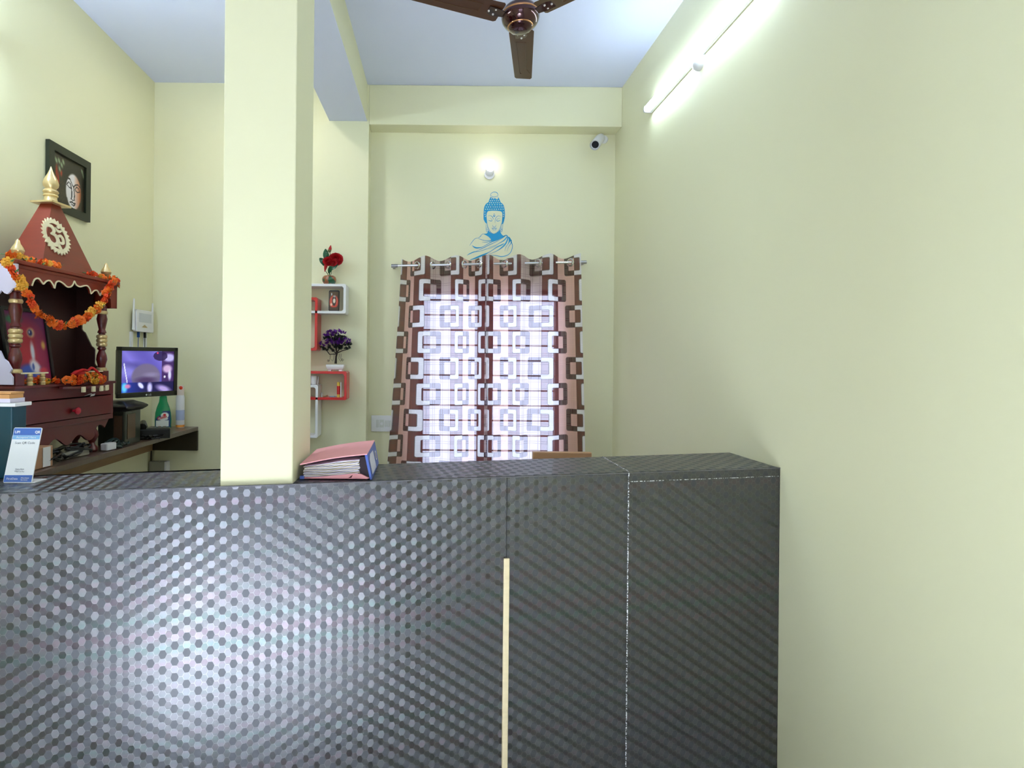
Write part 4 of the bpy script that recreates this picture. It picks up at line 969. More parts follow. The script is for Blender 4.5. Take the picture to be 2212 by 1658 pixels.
# green bottle
def bottleM(px, py_base):
    p = RP(px, py_base, (0, 0, ZD), (0, 0, 1)); return p
b0 = bottleM(352, 926)
bo = thing('cleaner_bottle', b0, 'green plastic cleaner bottle with a white and red label behind the telephone', 'bottle', rz=.4)
sc_ = (W(352, 926, b0.y).z, )
hB = W(350, 856, b0.y).z - b0.z
Mb = Matrix.Diagonal((1.0, .55, 1, 1))
g = G(); g.lathe([(.040, 0), (.047, .01), (.048, hB * .3), (.045, hB * .5), (.036, hB * .68), (.024, hB * .84), (.021, hB * .97), (.022, hB)], Mb, 28); build('body', g, mat('translucent_green_plastic', (10, 135, 80), .2, var=.03, coat=.5), bo, True)
g = G(); g.lathe([(.018, hB), (.018, hB + .03), (.012, hB + .032)], None, 16); build('cap', g, mat('green_cap', (8, 100, 60), .3), bo, True)
def lab(x, y):
    c = (20, 60, 120)
    c = mixc(c, (15, 140, 90), 1 if (y > .55 + x * .6 and x < .5) or y < .04 else 0)
    c = mixc(c, (235, 240, 235), ell(x, y, .62, .74, .24, .18, .08)); c = mixc(c, (235, 240, 235), 1 if .1 < y < .45 and .06 < x < .86 else 0)
    c = mixc(c, (215, 30, 40), ell(x, y, .6, .78, .09, .07, .15)); c = mixc(c, (235, 240, 235), ell(x, y, .5, .55, .32, .1, .1)); c = mixc(c, (200, 60, 60), ell(x, y, .3, .06, .1, .05, .3))
    return c
me_o = picture('label', (0, 0, 0), (1, 0, 0), (0, 0, 1), 24, 28, lab, M_VC, bo, world=False)
for v in me_o.data.vertices:
    a = math.radians(-150) + math.radians(120) * v.co.x; rr = .0492; zz = hB * (.04 + .52 * v.co.z); rr *= (1 if v.co.z < .5 else 1 - .06 * (v.co.z - .5) * 2); v.co = (rr * math.cos(a), rr * math.sin(a) * .56, zz)
M_RED = mat('red_print', (205, 20, 30), .4, var=0)
text('label_text', 'Colin', .026, Matrix.Translation((-.03, -.0295, hB * .30)) @ Matrix.Rotation(PI / 2, 4, 'X') @ Matrix.Rotation(.25, 4, 'Z'), M_RED, bo, bold=.0006)

# white spray can
s0 = bottleM(389, 923); hS = W(389, 832, s0.y).z - s0.z
sc2 = thing('air_freshener_can', s0, 'tall white spray can with an orange nozzle beside the green bottle', 'spray can')
g = G(); g.lathe([(.024, 0), (.026, .003), (.026, hS * .72), (.023, hS * .76), (.022, hS * .77)], None, 24); build('can', g, M_WHITE, sc2, True)
g = G(); g.lathe([(.0225, hS * .77), (.0225, hS * .93), (.02, hS * .99), (.012, hS)], None, 24); build('cap', g, mat('pale_pink_cap', (230, 214, 205), .3), sc2, True)
g = G(); g.ball((.010, -.018, hS * .945), .012, 12, 8, (1, .6, 1)); build('nozzle', g, mat('orange_red_nozzle', (235, 60, 20), .3), sc2, True)
g = G(); g.lathe([(.0264, hS * .18), (.0264, hS * .42)], None, 24); build('blue_band', g, mat('pale_blue_print', (178, 190, 222), .4), sc2, True)
g = G(); g.lathe([(.0264, .004), (.0266, hS * .07)], None, 24); build('orange_band', g, mat('orange_print', (245, 160, 70), .4), sc2, True)

# things under and beside the shrine
g0 = RP(105, 1008, (0, 0, ZD), (0, 0, 1))
cb = thing('cardboard_box', (-1.64, 2.18, ZD), 'brown cardboard carton with a white label under the shrine', 'box', rz=math.radians(86))
g = G(); g.box((-.12, -.08, .001), (.115, .09, .085)); build('carton', g, mat('brown_cardboard', (178, 136, 104), .8, var=.05), cb, bevel=.002)
g = G(); g.box((.06, -.082, .004), (.10, -.0803, .083)); build('label', g, M_WHITE, cb)
ps = thing('power_adapter', (-1.575, 2.58, ZD), 'white power adapter beside the front leg of the shrine', 'adapter', rz=math.radians(80))
g = G(); g.rbox((.08, -.02, .002), (.145, .02, .035), .008, 2); build('plug_body', g, M_WHITE, ps, bevel=.004)
g = G(); g.rbox((-.16, -.015, .002), (-.02, .02, .03), .006, 2); build('strip', g, mat('grey_white_strip', (180, 178, 165), .5), ps, bevel=.003)
rnd = random.Random(4); g = G()
for k in range(9):
    cx_, cy_ = -1.60 + rnd.uniform(-.05, .03), 2.34 + rnd.uniform(-.06, .2); r = rnd.uniform(.025, .06)
    g.tube([(cx_ + r * .6 * math.cos(t * .5 + k), cy_ + r * 1.5 * math.sin(t * .5 + k), ZD + .008 + .05 * abs(math.sin(t * .23 + k)) * (1 - .02 * t)) for t in range(18)], .0045, 6)
tag(build('cable_bundle', g, M_BLACK, smooth=True), 'tangle of black cables lying on the desk under the shrine', 'cables')
g = G(); rnd = random.Random(9)
for k in range(6):
    cx_, cy_ = -1.575 + rnd.uniform(-.02, .02), 2.79 + rnd.uniform(-.04, .09); r = rnd.uniform(.03, .055)
    g.tube([(cx_ + r * .7 * math.cos(t * .45), cy_ + r * 1.3 * math.sin(t * .45), ZD + .006 + k * .004 + .012 * math.sin(t * .6 + k)) for t in range(15)], .0045, 6)
tag(build('cable_bundle', g, mat('dark_teal_cable', (48, 66, 64), .3), smooth=True), 'loose coil of dark cable on the desk in front of the monitor stand', 'cables')

# ------------------------------------------------------------------ items on the counter: teal box, notebooks, payment card
BY = 1.664
tb = thing('file_box', (-1.40, BY + .03, CH), 'dark teal storage box with white lid on the left end of the counter', 'box')
xr = W(25, 1000, BY).x; zt_ = W(10, 878, BY).z
g = G(); g.box((-1.62, BY, CH + .001), (xr, BY + .06, zt_)); build('box', g, mat('dark_teal_board', (8, 62, 78), .35), tb, world=True, bevel=.003)
g = G(); g.box((-1.63, BY - .004, zt_), (W(34, 876, BY).x, BY + .068, zt_ + .011)); build('lid', g, M_WLAC, tb, world=True, bevel=.002)
nb = thing('notebook_stack', (-1.4, BY + .03, zt_ + .012), 'worn tan notebook lying on a white paper pad on top of the teal box', 'notebook')
g = G(); g.box((-1.60, BY, zt_ + .0115), (W(22, 866, BY).x, BY + .06, zt_ + .024)); build('paper_pad', g, M_LIL, nb, world=True)
g = G(); g.box((-1.60, BY - .002, zt_ + .0242), (W(21, 855, BY).x, BY + .056, zt_ + .036)); g.box((-1.60, BY + .001, zt_ + .037), (W(23, 843, BY).x, BY + .056, zt_ + .043)); build('cover', g, mat('tan_cover', (205, 150, 95), .6), nb, world=True)

kBL, kBR = RP(6, 1043, (0, 0, CH), (0, 0, 1)), RP(68, 1043, (0, 0, CH), (0, 0, 1))
kTL = W(28.5, 923, kBL.y + .045)
uxx = (kBR - kBL); uxx.z = 0; cw = uxx.length; xh = uxx.normalized(); zz = kTL - kBL; zh = (zz - xh * zz.dot(xh)); chh = zh.length; zh.normalize(); yh = zh.cross(xh)
MK = Matrix(((xh.x, yh.x, zh.x, kBL.x), (xh.y, yh.y, zh.y, kBL.y), (xh.z, yh.z, zh.z, kBL.z), (0, 0, 0, 1)))
kc = thing('payment_stand', kBL, 'small white and blue payment card standing on the left end of the counter', 'card stand', M=MK)
shx = .0
g = G(); g.rbox((0, 0, .001), (cw, .003, chh), .004, 1); build('card', g, mat('white_card', (240, 243, 248), .25, var=0, coat=.4), kc)
M_BL1 = mat('blue_print', (70, 110, 190), .3, var=0); M_BL2 = mat('light_blue_print', (130, 180, 225), .3, var=0); M_GREYP = mat('grey_print', (120, 125, 135), .4, var=0)
g = G(); g.box((.0015, -.0006, chh * .86), (cw - .0015, 0, chh - .002)); g.box((.0015, -.0006, .003), (cw - .0015, 0, chh * .14)); build('blue_band', g, M_BL1, kc)
g = G(); g.box((.0015, -.0006, chh * .785), (cw - .0015, 0, chh * .857)); build('pale_band', g, M_BL2, kc)
RX = Matrix.Rotation(PI / 2, 4, 'X')
def kt(s, x, z, size, m_, al='LEFT', b=.0): text('card_text', s, size, Matrix.Translation((x, -.0008, z)) @ RX, m_, kc, .0001, al, b)
kt('UPI', cw * .06, chh * .895, .0105, M_WLAC, b=.0003); kt('QR', cw * .78, chh * .895, .0105, M_WLAC, b=.0004)
kt('Accepted Here', cw * .5, chh * .803, .0092, M_WLAC, 'CENTER'); kt('Scan QR Code', cw * .5, chh * .70, .0095, M_GREYP, 'CENTER')
kt('Every Bank', cw * .5, chh * .235, .0055, M_GREYP, 'CENTER'); kt('Ways to Pay', cw * .5, chh * .195, .0055, M_GREYP, 'CENTER'); kt('FirstData', cw * .1, chh * .06, .0085, M_WLAC); kt('Merchant', cw * .6, chh * .078, .006, M_WLAC); kt('Services', cw * .6, chh * .045, .006, M_WLAC)
g = G(); g.prism([Vector((0, -.0, .0)), Vector((cw, 0, 0)), Vector((cw, .06, -.015)), Vector((0, .06, -.015))], (0, 0, .0015)); 
foot = build('foot', g, M_WHITE, kc)
foot.data.transform(Matrix.Identity(4))
g2 = G(); g2.box((kBL.x + .002, kBL.y + .001, CH + .0005), (kBR.x + .012, kBL.y + .05, CH + .003)); bpy.data.objects.remove(foot); build('foot', g2, M_WHITE, kc, world=True)

# ------------------------------------------------------------------ lever arch file on the counter
s0_ = RP(801, 1037, (0, 0, CH), (0, 0, 1)); ang = math.radians(1.0)
MB = Matrix.Translation((s0_.x, s0_.y, CH)) @ Matrix.Rotation(ang, 4, 'Z')
bf = thing('lever_arch_file', s0_, 'worn pink and blue lever arch file bulging with papers beside the pillar', 'file folder', M=MB)
Lb, Db, Hs, Hl = .204, .275, .074, .045    # local: -x to the pillar, +y back
M_PINK = mat('pink_board', (240, 165, 172), .5, var=.08, vscale=30); M_BLB = mat('blue_cloth_board', (70, 95, 175), .55, var=.2, vscale=40)
g = G(); g.box((-Lb, .004, .003), (-.012, Db, .006)); g.prism([(-.06, .0025, .006), (-.012, .0025, .003), (-.004, .0025, .006), (-.03, .0025, .018), (-.055, .0025, .019)], (0, Db - .01, 0)); g.prism([(-Lb, .002, .0055), (-.07, .002, .0055), (-.05, .002, .02), (-.13, .002, .012)], (0, .004, 0)); build('bottom_cover', g, M_PINK, bf, bevel=.001)
g = G(); n = 18; vt = []
for j in range(n + 1):
    s = j / n; x = -Lb - .012 + (Lb + .000) * s; z = Hl + (Hs + .004 - Hl) * s + .004 * math.sin(s * PI) ; vt.append((x, z))
vs = []; fs = []
for x, z in vt: vs += [(x, 0, z), (x, Db, z + .002), (x, Db, z + .005), (x, 0, z + .003)]
for j in range(n):
    for k in range(4): fs.append((j * 4 + k, j * 4 + (k + 1) % 4, (j + 1) * 4 + (k + 1) % 4, (j + 1) * 4 + k))
fs += [(0, 1, 2, 3), tuple(n * 4 + k for k in (3, 2, 1, 0))]
g.add(vs, fs); build('top_cover', g, M_PINK, bf, True)
rnd = random.Random(12); M_PAPERS = [mat('page_white', (228, 222, 222), .8, var=.05, vscale=80), mat('page_lilac', (205, 200, 222), .8, var=.06, vscale=80), mat('page_cream', (222, 210, 190), .8, var=.06, vscale=80)]
NS = 17
for k in range(NS):
    f = k / (NS - 1); g = G(); vs = []; n = 14
    x0 = -Lb - .004 + rnd.uniform(0, .006); x1 = -.035 + rnd.uniform(-.006, .003); y0 = .006 + rnd.uniform(0, .005)
    for i in range(n + 1):
        s = i / n; x = x0 + (x1 - x0) * s; zb_ = .007 + .014 * max(0, s - .45) * 1.2; ztp = Hl - .004 + (.069 - Hl) * (s ** .8) - .001
        z = zb_ + (ztp - zb_) * (f * .93) + .0009 * math.sin(s * 9 + k * 1.7); th = (ztp - zb_) / NS * .72
        vs += [(x, y0, z), (x, Db - .01, z), (x, Db - .01, z + th), (x, y0, z + th)]
    fs = [(i * 4 + q, i * 4 + (q + 1) % 4, (i + 1) * 4 + (q + 1) % 4, (i + 1) * 4 + q) for i in range(n) for q in range(4)] + [(0, 1, 2, 3), tuple(n * 4 + q for q in (3, 2, 1, 0))]
    g.add(vs, fs); build('page_sheaf', g, M_PAPERS[k % 3], bf)
g = G(); g.prism([(-.003, 0, .001), (.004, 0, .001), (-.012, 0, Hs + .006), (-.020, 0, Hs + .004)], (0, Db, 0)); sp_ = build('spine', g, M_BLB, bf, bevel=.002)
def spn(y, z, o=.0008): # point on outer spine face
    t = (z - .001) / (Hs + .005); return Vector((.004 - .016 * t + o, y, z))
g = G(); q = [spn(.03, .012), spn(.165, .010), spn(.16, .066), spn(.06, .070), spn(.03, .058)]; g.prism(q, (.0006, 0, 0)); build('spine_label', g, mat('worn_white_label', (222, 220, 236), .6, var=.05), sp_)
g = G(); g.prism([spn(.215 + .02 * math.cos(t * PI / 8), .04 + .016 * math.sin(t * PI / 8)) for t in range(16)], (.001, 0, 0)); build('finger_ring', g, M_WHITE, sp_)
g = G(); g.prism([spn(.215 + .012 * math.cos(t * PI / 8), .04 + .011 * math.sin(t * PI / 8), .0012) for t in range(16)], (.0012, 0, 0)); build('finger_hole', g, M_BLACK, sp_)
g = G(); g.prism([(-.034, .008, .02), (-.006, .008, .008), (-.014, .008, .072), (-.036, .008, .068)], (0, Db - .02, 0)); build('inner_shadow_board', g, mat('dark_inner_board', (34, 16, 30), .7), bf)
g = G(); g.box((-Lb - .013, .003, .002), (-Lb, .02, .010)); build('corner_guard', g, M_BLB, bf)

# ------------------------------------------------------------------ interlocking wall shelves
YS = YB - .125
def shelf(x0, x1, y0, y1, mtl, label, th=.016, ch=.012):
    a, b = W(x0, y1, YS), W(x1, y0, YS)       # lower left, upper right
    o = thing('wall_shelf', ((a.x + b.x) / 2, YB, a.z), label, 'shelf', group=None)
    def loop(i, c): l, r, d, u = a.x + i, b.x - i, a.z + i, b.z - i; return [(l + c, YS, d), (r - c, YS, d), (r, YS, d + c), (r, YS, u - c), (r - c, YS, u), (l + c, YS, u), (l, YS, u - c), (l, YS, d + c)]
    g = G(); g.loops([loop(0, ch * .6), loop(th, ch * .8)], (0, YB - YS - .001, 0)); build('frame', g, mtl, o, world=True, bevel=.001)
    return a, b
A1 = shelf(560, 747.5, 613, 675, M_WLAC, 'upper white rectangular wall shelf holding the rose vase')
A2 = shelf(600, 686, 642, 756, M_RLAC, 'tall red wall shelf interlocked with the upper white shelf')
A3 = shelf(560, 749, 802, 862, M_RLAC, 'lower red rectangular wall shelf carrying the purple bonsai')
A4 = shelf(600, 687, 831, 945, M_WLAC, 'tall white wall shelf interlocked with the lower red shelf')

# rose vase on the upper white shelf
pz = A1[1].z; v0 = W(711, 610, YS + .05); v0.z = pz + .0005
vz = thing('rose_vase', v0, 'round brown and green vase with red artificial roses on the upper white shelf', 'vase')
g = G(); g.lathe([(.028, 0), (.036, .006), (.044, .02), (.046, .034), (.042, .048), (.033, .056), (.03, .054), (.034, .044), (.02, .03), (.001, .03)], None, 24)
t_ = NT('glazed_brown_green'); t_.l.new(t_.mix(t_.m('GREATER_THAN', t_.noise(28, 1), .56), lin((140, 84, 52)), lin((20, 84, 50))), t_.b.inputs['Base Color']); t_.b.inputs['Roughness'].default_value = .12; t_.b.inputs['Coat Weight'].default_value = .6
build('vase', g, t_.mat, vz, True)
M_ROSE = mat('red_rose_petal', (170, 12, 22), .5, var=.3, vscale=30); M_DGR = mat('dark_green_leaf', (18, 78, 44), .35, var=.3, vscale=12, coat=.3)
k_ = YS / F
def vp(px, py, dy=0.0):  # photo point to vase local
    return W(px, py, v0.y + dy) - v0
def rose(c, r, seed):
    rnd = random.Random(seed); g = G()
    for L in range(5):
        K = 3 + L; rr = r * (.28 + .18 * L)
        for k in range(K):
            a = 2 * PI * k / K + L * .7; ca, sa = math.cos(a), math.sin(a); vs = []
            for i in range(4):
                for j in range(3):
                    ph_ = a + (i - 1.5) * (.95 / (1 + .15 * L)) ; h = r * (.75 - .12 * L) * (j / 2) ; ro = rr * (.55 + .45 * (j / 2)) + r * .05 * L * (j / 2)
                    vs.append(Vector(c) + Vector((math.cos(ph_) * ro, -h * .9 + r * .2, math.sin(ph_) * ro * .85)) + Vector([rnd.uniform(-.0012, .0012) for _ in range(3)]))
            g.add(vs, [(i * 3 + j, (i + 1) * 3 + j, (i + 1) * 3 + j + 1, i * 3 + j + 1) for i in range(3) for j in range(2)])
    g.ball(Vector(c) + Vector((0, .2 * r, 0)), r * .45, 10, 6)
    return g
for c_, r_, s_ in ((vp(725, 560, -.02), .042, 1), (vp(709, 564, -.03), .030, 2), (vp(719, 567, -.03), .024, 3)):
    build('rose', rose(c_, r_, s_), M_ROSE, vz, True)
g = G(); p = vp(713, 537); g.lathe([(.001, -.02), (.009, -.012), (.011, 0), (.006, .014), (.001, .024)], Matrix.Translation(p) @ Matrix.Rotation(.2, 4, 'Y'), 10); build('rose_bud', g, M_ROSE, vz, True)
g = G(); p = vp(712, 540); g.lathe([(.001, -.016), (.010, -.010), (.012, 0), (.006, .005)], Matrix.Translation(p) @ Matrix.Rotation(.2, 4, 'Y'), 10); build('bud_calyx', g, mat('brown_green_calyx', (96, 92, 52), .5), vz, True)
g = G(); p = vp(702, 583, -.03); g.tube([p + Vector((.006, 0, .03)), p + Vector((.002, 0, .01)), p + Vector((-.002, 0, -.012))], [.012, .008, .001], 8); build('fallen_petal', g, M_ROSE, vz, True)
def leaf(g, p0, p1, w, bend=.006):
    p0, p1 = Vector(p0), Vector(p1); d = p1 - p0; s = d.cross(Vector((0, 1, 0))).normalized(); N = 6; vs = []
    for i in range(N + 1):
        t = i / N; ww = w * math.sin(PI * min(1, t * .92 + .06)) ** .8; c = p0 + d * t + Vector((0, -bend * math.sin(PI * t) * 2, 0)); vs += [c - s * ww, c + Vector((0, bend, 0)), c + s * ww]
    g.add(vs, [(i * 3 + j, i * 3 + j + 1, i * 3 + 4 + j, i * 3 + 3 + j) for i in range(N) for j in range(2)])
for a, b, w in (((707, 566, 0), (703, 537, 0), .020), ((706, 573, 0), (690, 557, 0), .018), ((712, 583, -.02), (731, 568, -.02), .018), ((710, 590, -.01), (718, 573, -.01), .014), ((704, 575, -.01), (697, 562, -.015), .016), ((709, 556, -.02), (706, 545, -.02), .012)):
    g = G(); leaf(g, vp(*a), vp(*b), w); build('leaf', g, M_DGR, vz, True)
g = G()
for a, b in (((711, 600), (709, 580)), ((712, 600), (716, 582)), ((711, 600), (710, 560)), ((712, 596), (713, 545)), ((710, 598), (703, 585))): g.tube([vp(*a), (vp(*a) + vp(*b)) / 2 + Vector((.004, 0, 0)), vp(*b)], .0022, 6)
build('stem', g, M_DGR, vz, True)

# phone cover frame inside upper white shelf
f0_ = W(721, 669, YS + .03); f0_.z = A1[0].z + .0165
fh = W(721, 626, f0_.y).z - f0_.z; fw_ = (W(733.5, 650, f0_.y) - W(710.5, 650, f0_.y)).x
pf = thing('photo_holder', f0_, 'small black rounded picture case with a figure printed in red, inside the upper white shelf', 'picture', rz=0)
Mc = Matrix.Rotation(-.06, 4, 'X')
g = G(); g.rbox((-fw_ / 2, 0, 0), (fw_ / 2, .009, fh), .010, 1, Mc); build('case', g, M_BLACK, pf, bevel=.002)
def saint(x, y):
    c = mixc((60, 40, 18), (90, 66, 30), y); 
    if y < .82: c = mixc(c, (200, 60, 35), ell(x, y, .5, .45, .5, .36, .1)); c = mixc(c, (240, 170, 140), max(0, math.sin(x * 60 + y * 20)) * ell(x, y, .5, .5, .45, .3, .2) * .6)
    c = mixc(c, (40, 26, 20), ell(x, y, .52, .5, .22, .28, .1)); c = mixc(c, (245, 232, 214), ell(x, y, .53, .5, .14, .13, .1)); c = mixc(c, (170, 170, 165), ell(x, y, .54, .74, .14, .06, .2)); c = mixc(c, (240, 190, 170), ell(x, y, .2, .3, .12, .08, .2))
    if y < .16: c = (70, 46, 22)
    if ell(x, y, .22, .86, .05, .07, .1) > .5: c = (235, 235, 235)
    return c
o = picture('print', (-fw_ / 2 + .006, -.0008, .008), (fw_ - .012, 0, 0), (0, 0, fh - .018), 30, 50, saint, M_VC, pf, world=False); o.data.transform(Mc)

# purple bonsai on the lower red shelf
n0 = W(725, 800, YS + .05); n0.z = A3[1].z + .0005
bn = thing('artificial_bonsai', n0, 'purple artificial bonsai in a white pot on the lower red shelf', 'plant')
def np_(px, py, dy=0.0): return W(px, py, n0.y + dy) - n0
pw = .056
g = G(); vs = []
for s_, z_ in ((.72, .008), (.9, .014), (1.0, .028), (1.02, .042), (.94, .042), (.9, .032)): vs += [(-pw * s_, -.032 * s_, z_), (pw * s_, -.032 * s_, z_), (pw * s_, .032 * s_, z_), (-pw * s_, .032 * s_, z_)]
g.add(vs, [(i * 4 + k, i * 4 + (k + 1) % 4, (i + 1) * 4 + (k + 1) % 4, (i + 1) * 4 + k) for i in range(5) for k in range(4)] + [(0, 1, 2, 3), (20, 21, 22, 23)]); g.box((-.045, -.024, 0), (-.024, .024, .01)); g.box((.024, -.024, 0), (.045, .024, .01)); build('pot', g, M_WLAC, bn, bevel=.003)
M_BARK = mat('dark_brown_bark', (44, 32, 22), .7, var=.2); M_PURP = mat('purple_blossom', (104, 34, 150), .55, var=.35, vscale=40); M_DKGR = mat('dark_needle_green', (22, 34, 24), .6, var=.3)
g = G(); g.tube([np_(725, 785), np_(726, 770), np_(728, 762)], [.008, .006, .006], 8)
br = [((728, 764), (712, 765), (699, 748), (694, 738)), ((728, 764), (720, 758), (708, 742)), ((727, 762), (724, 740), (714, 722), (704, 720)), ((727, 760), (726, 735), (736, 724), (744, 725)), ((728, 762), (740, 757), (752, 754), (759, 738)), ((728, 760), (738, 748), (746, 738)), ((726, 745), (722, 728), (728, 718))]
for b_ in br: g.tube([np_(x, y, .01 * math.sin(x)) for x, y in b_], [.004 - .0008 * i for i in range(len(b_))], 6)
build('trunk', g, M_BARK, bn, True)
g = G()
for x, sgn in ((714, -1), (722, -1), (733, 1), (737, 1)):
    g = G(); g.tube([np_(x + sgn * 0, 764), np_(x - 1, 774), np_(x + sgn * 3, 780), np_(x + sgn * 6, 776)], .0013, 5); build('tendril', g, M_BARK, bn, True)
g = G(); g.torus(Matrix.Translation(np_(709, 779)) @ Matrix.Rotation(PI / 2, 4, 'X'), .005, .0012, 10, 5); build('tendril', g, M_BARK, bn, True)
g = G(); g.torus(Matrix.Translation(np_(739, 776)) @ Matrix.Rotation(PI / 2, 4, 'X'), .005, .0012, 10, 5); build('tendril', g, M_BARK, bn, True)
rnd = random.Random(21); gN = G()
for k in range(16):
    a = rnd.uniform(0, 2 * PI); z_ = rnd.uniform(-.2, 1); r_ = 1.0; d = Vector((math.cos(a), math.sin(a), z_ * 1.2)).normalized(); s = d.cross(Vector((.1, .2, 1))).normalized() * .22
    gN.add([Vector((0, 0, 0)), d * .6 + s, d * 1.1, d * .6 - s], [(0, 1, 2, 3)])
gN.ball((0, 0, .1), .35, 6, 4)
srcN = build('foliage_tuft', gN, M_DKGR, bn); srcP = build('blossom', gN, M_PURP, bn); first = [True, True]
for (cx_, cy_, rx, ry, n_) in ((723, 725, 27, 12, 60), (711, 746, 20, 14, 46), (744, 743, 17, 13, 44), (728, 742, 12, 12, 20)):
    for k in range(n_):
        a = rnd.uniform(0, 2 * PI); q = math.sqrt(rnd.random()); x = cx_ + rx * q * math.cos(a); y = cy_ + ry * q * math.sin(a); r = .014 * rnd.uniform(.8, 1.3)
        isP = (y < cy_ + ry * .05) if cx_ != 712 else (y < cy_ - ry * .55)
        s_ = srcP if isP else srcN; Mx = Matrix.Translation(np_(x, y, rnd.uniform(-.03, .03))) @ Matrix.Rotation(a * 3, 4, 'Z') @ Matrix.Diagonal((r, r, r * 1.2, 1))
        i_ = 1 if isP else 0
        if first[i_]: s_.matrix_local = Mx; first[i_] = False
        else: share(s_, bn, Mx)

# small items in the lower red shelf
zf = A3[0].z + .0165
g0_ = W(731, 855, YS + .03); gs = thing('glue_tube', (g0_.x, g0_.y, zf), 'small upright red tube with yellow ends inside the lower red shelf', 'tube')
g = G(); g.lathe([(.0105, .018), (.0105, .072)], None, 16); build('red_sleeve', g, M_RLAC, gs, True)
g = G(); g.lathe([(.0095, 0), (.0098, .02)], None, 16); g.lathe([(.0098, .07), (.0098, .092), (.006, .096)], None, 16); build('yellow_end', g, mat('yellow_plastic', (222, 190, 80), .4), gs, True)
g = G(); g.box((.012, -.004, 0), (.019, .004, .096)); build('white_backing', g, M_WHITE, gs)
for px, lab_, m_, kind in ((695, 'small steel clip standing nearest the white shelf edge in the lower red shelf', M_STEEL, 0), (705, 'small brown cork lying in the middle of the lower red shelf', M_PLY, 1), (718, 'small blue and white eraser lying beside the red tube in the lower red shelf', mat('pale_blue_rubber', (150, 170, 190), .5), 2)):
    q = W(px, 855, YS + .03); q.z = zf + .0005
    if kind == 0: g = G(); g.tube([q, q + Vector((0, 0, .018))], [.007, .004], 10); g.torus(Matrix.Translation(q + Vector((0, 0, .022))) @ Matrix.Rotation(PI / 2, 4, 'X'), .005, .0015, 12, 6); nm, ct = 'steel_clip', 'clip'
    elif kind == 1: g = G(); g.tube([q + Vector((-.01, 0, .005)), q + Vector((.008, .004, .010))], [.004, .006], 10); g.box(q + Vector((-.02, -.006, 0)), q + Vector((-.006, .006, .008))); nm, ct = 'cork', 'cork'
    else: g = G(); g.rbox(q + Vector((-.018, -.008, 0)), q + Vector((.018, .008, .007)), .003, 2); nm, ct = 'eraser', 'eraser'
    tag(build(nm, g, m_, smooth=(kind < 2)), lab_, ct)
q = W(678, 829, YS + .05); q.z = A4[1].z + .0005
cu = thing('white_cup', q, 'white cup standing on the tall white shelf inside the red shelf', 'cup')
g = G(); g.lathe([(.016, 0), (.018, .002), (.021, .055), (.0195, .055), (.017, .005), (.001, .005)], None, 20); build('cup', g, M_WLAC, cu, True)
g = G(); g.box((.024, -.006, 0), (.029, .006, .052), Matrix.Rotation(.05, 4, 'Y')); build('lid_card', g, M_WLAC, cu)

# ------------------------------------------------------------------ switchboard left of curtains
a, b = W(802, 931, YW), W(862, 897, YW)
sw = thing('switchboard', ((a.x + b.x) / 2, YW, a.z), 'white electrical switchboard left of the curtain bottom', 'switchboard')
g = G(); g.rbox((a.x, YW - .012, a.z), (b.x, YW, b.z), .004, 1); build('plate', g, M_WLAC, sw, world=True, bevel=.003)
hh_ = b.z - a.z; zc2 = (a.z + b.z) / 2; M_OFFW = mat('off_white_switch', (214, 216, 214), .4)
x = a.x + .035
g = G(); g.box((x, YW - .015, zc2 - .026), (x + .018, YW - .011, zc2 + .026)); build('switch', g, M_OFFW, sw, world=True, bevel=.002)
x += .022; g = G(); g.box((x, YW - .013, zc2 - .026), (x + .03, YW - .011, zc2 + .026)); kb = build('regulator', g, M_OFFW, sw, world=True)
g = G(); g.tube([(x + .015, YW - .012, zc2), (x + .015, YW - .022, zc2)], .010, 16); build('dial', g, M_WLAC, sw, True, world=True)
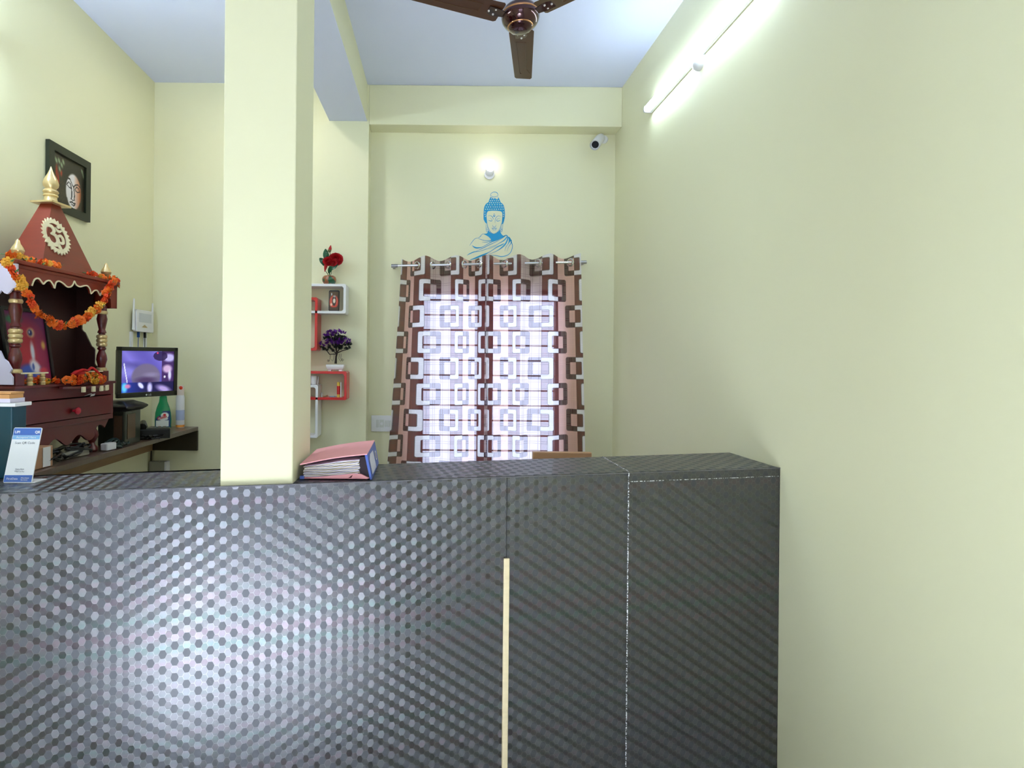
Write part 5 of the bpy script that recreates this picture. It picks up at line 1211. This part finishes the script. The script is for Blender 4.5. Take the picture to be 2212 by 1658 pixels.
x += .036
for k in range(4):
    g = G(); g.box((x + k * .016, YW - .0145, zc2 - .022), (x + k * .016 + .014, YW - .011, zc2 + .022)); build('switch', g, M_OFFW, sw, world=True, bevel=.0015)

# ------------------------------------------------------------------ chair behind the counter with clear plastic cover
YC = 2.75
c0_, c1_ = W(1150, 981, YC), W(1277, 981, YC); cw_ = c1_.x - c0_.x
chx = thing('wooden_chair', ((c0_.x + c1_.x) / 2, YC - .2, 0), 'tan wooden chair behind the counter, its top rail showing below the curtain', 'chair')
M_TAN = woodmat('tan_wood', (196, 150, 112), .4, .3, .1)
ztr = c1_.z + .012
g = G(); g.rbox((c0_.x, YC - .015, ztr - .06), (c1_.x, YC + .015, ztr), .006, 1); build('top_rail', g, M_TAN, chx, world=True, bevel=.005)
g = G(); g.box((c0_.x + .03, YC - .01, .62), (c1_.x - .03, YC + .01, .70)); build('back_rail', g, M_TAN, chx, world=True)
g = G(); g.rbox((c0_.x - .01, YC - .42, .43), (c1_.x + .01, YC, .47), .02, 2); build('seat', g, M_TAN, chx, world=True, bevel=.005)
for xx in (c0_.x + .005, c1_.x - .035):
    for yy, zz_ in ((YC - .018, ztr - .06), (YC - .40, .43)):
        g = G(); g.box((xx, yy, 0), (xx + .03, yy + .03, zz_)); build('leg', g, M_TAN, chx, world=True)

# ------------------------------------------------------------------ panel added for the lobby fill light behind the camera
g = G(); g.rbox((-1.0, -1.6, ZC - .03), (.6, -.4, ZC - .001), .02, 2)
tag(build('fill_light_panel', g, M_WHITE), 'flat white ceiling panel added for the fill light in the lobby behind the viewer', 'lamp')

# ------------------------------------------------------------------ groups of like things
for key, grp in (('curtain', 'patterned curtain panels on the rod'), ('wall_shelf', 'interlocking wall shelves'), ('marigold_garland', 'marigold garlands on the shrine'),
                 ('tube_light', 'LED tube lights'), ('cable_bundle', 'cables on the wall desk'), ('cable_conduit', 'cable conduits under the router')):
    for o in COL.objects:
        if o.parent is None and o.name.split('.')[0] == key: o['group'] = grp
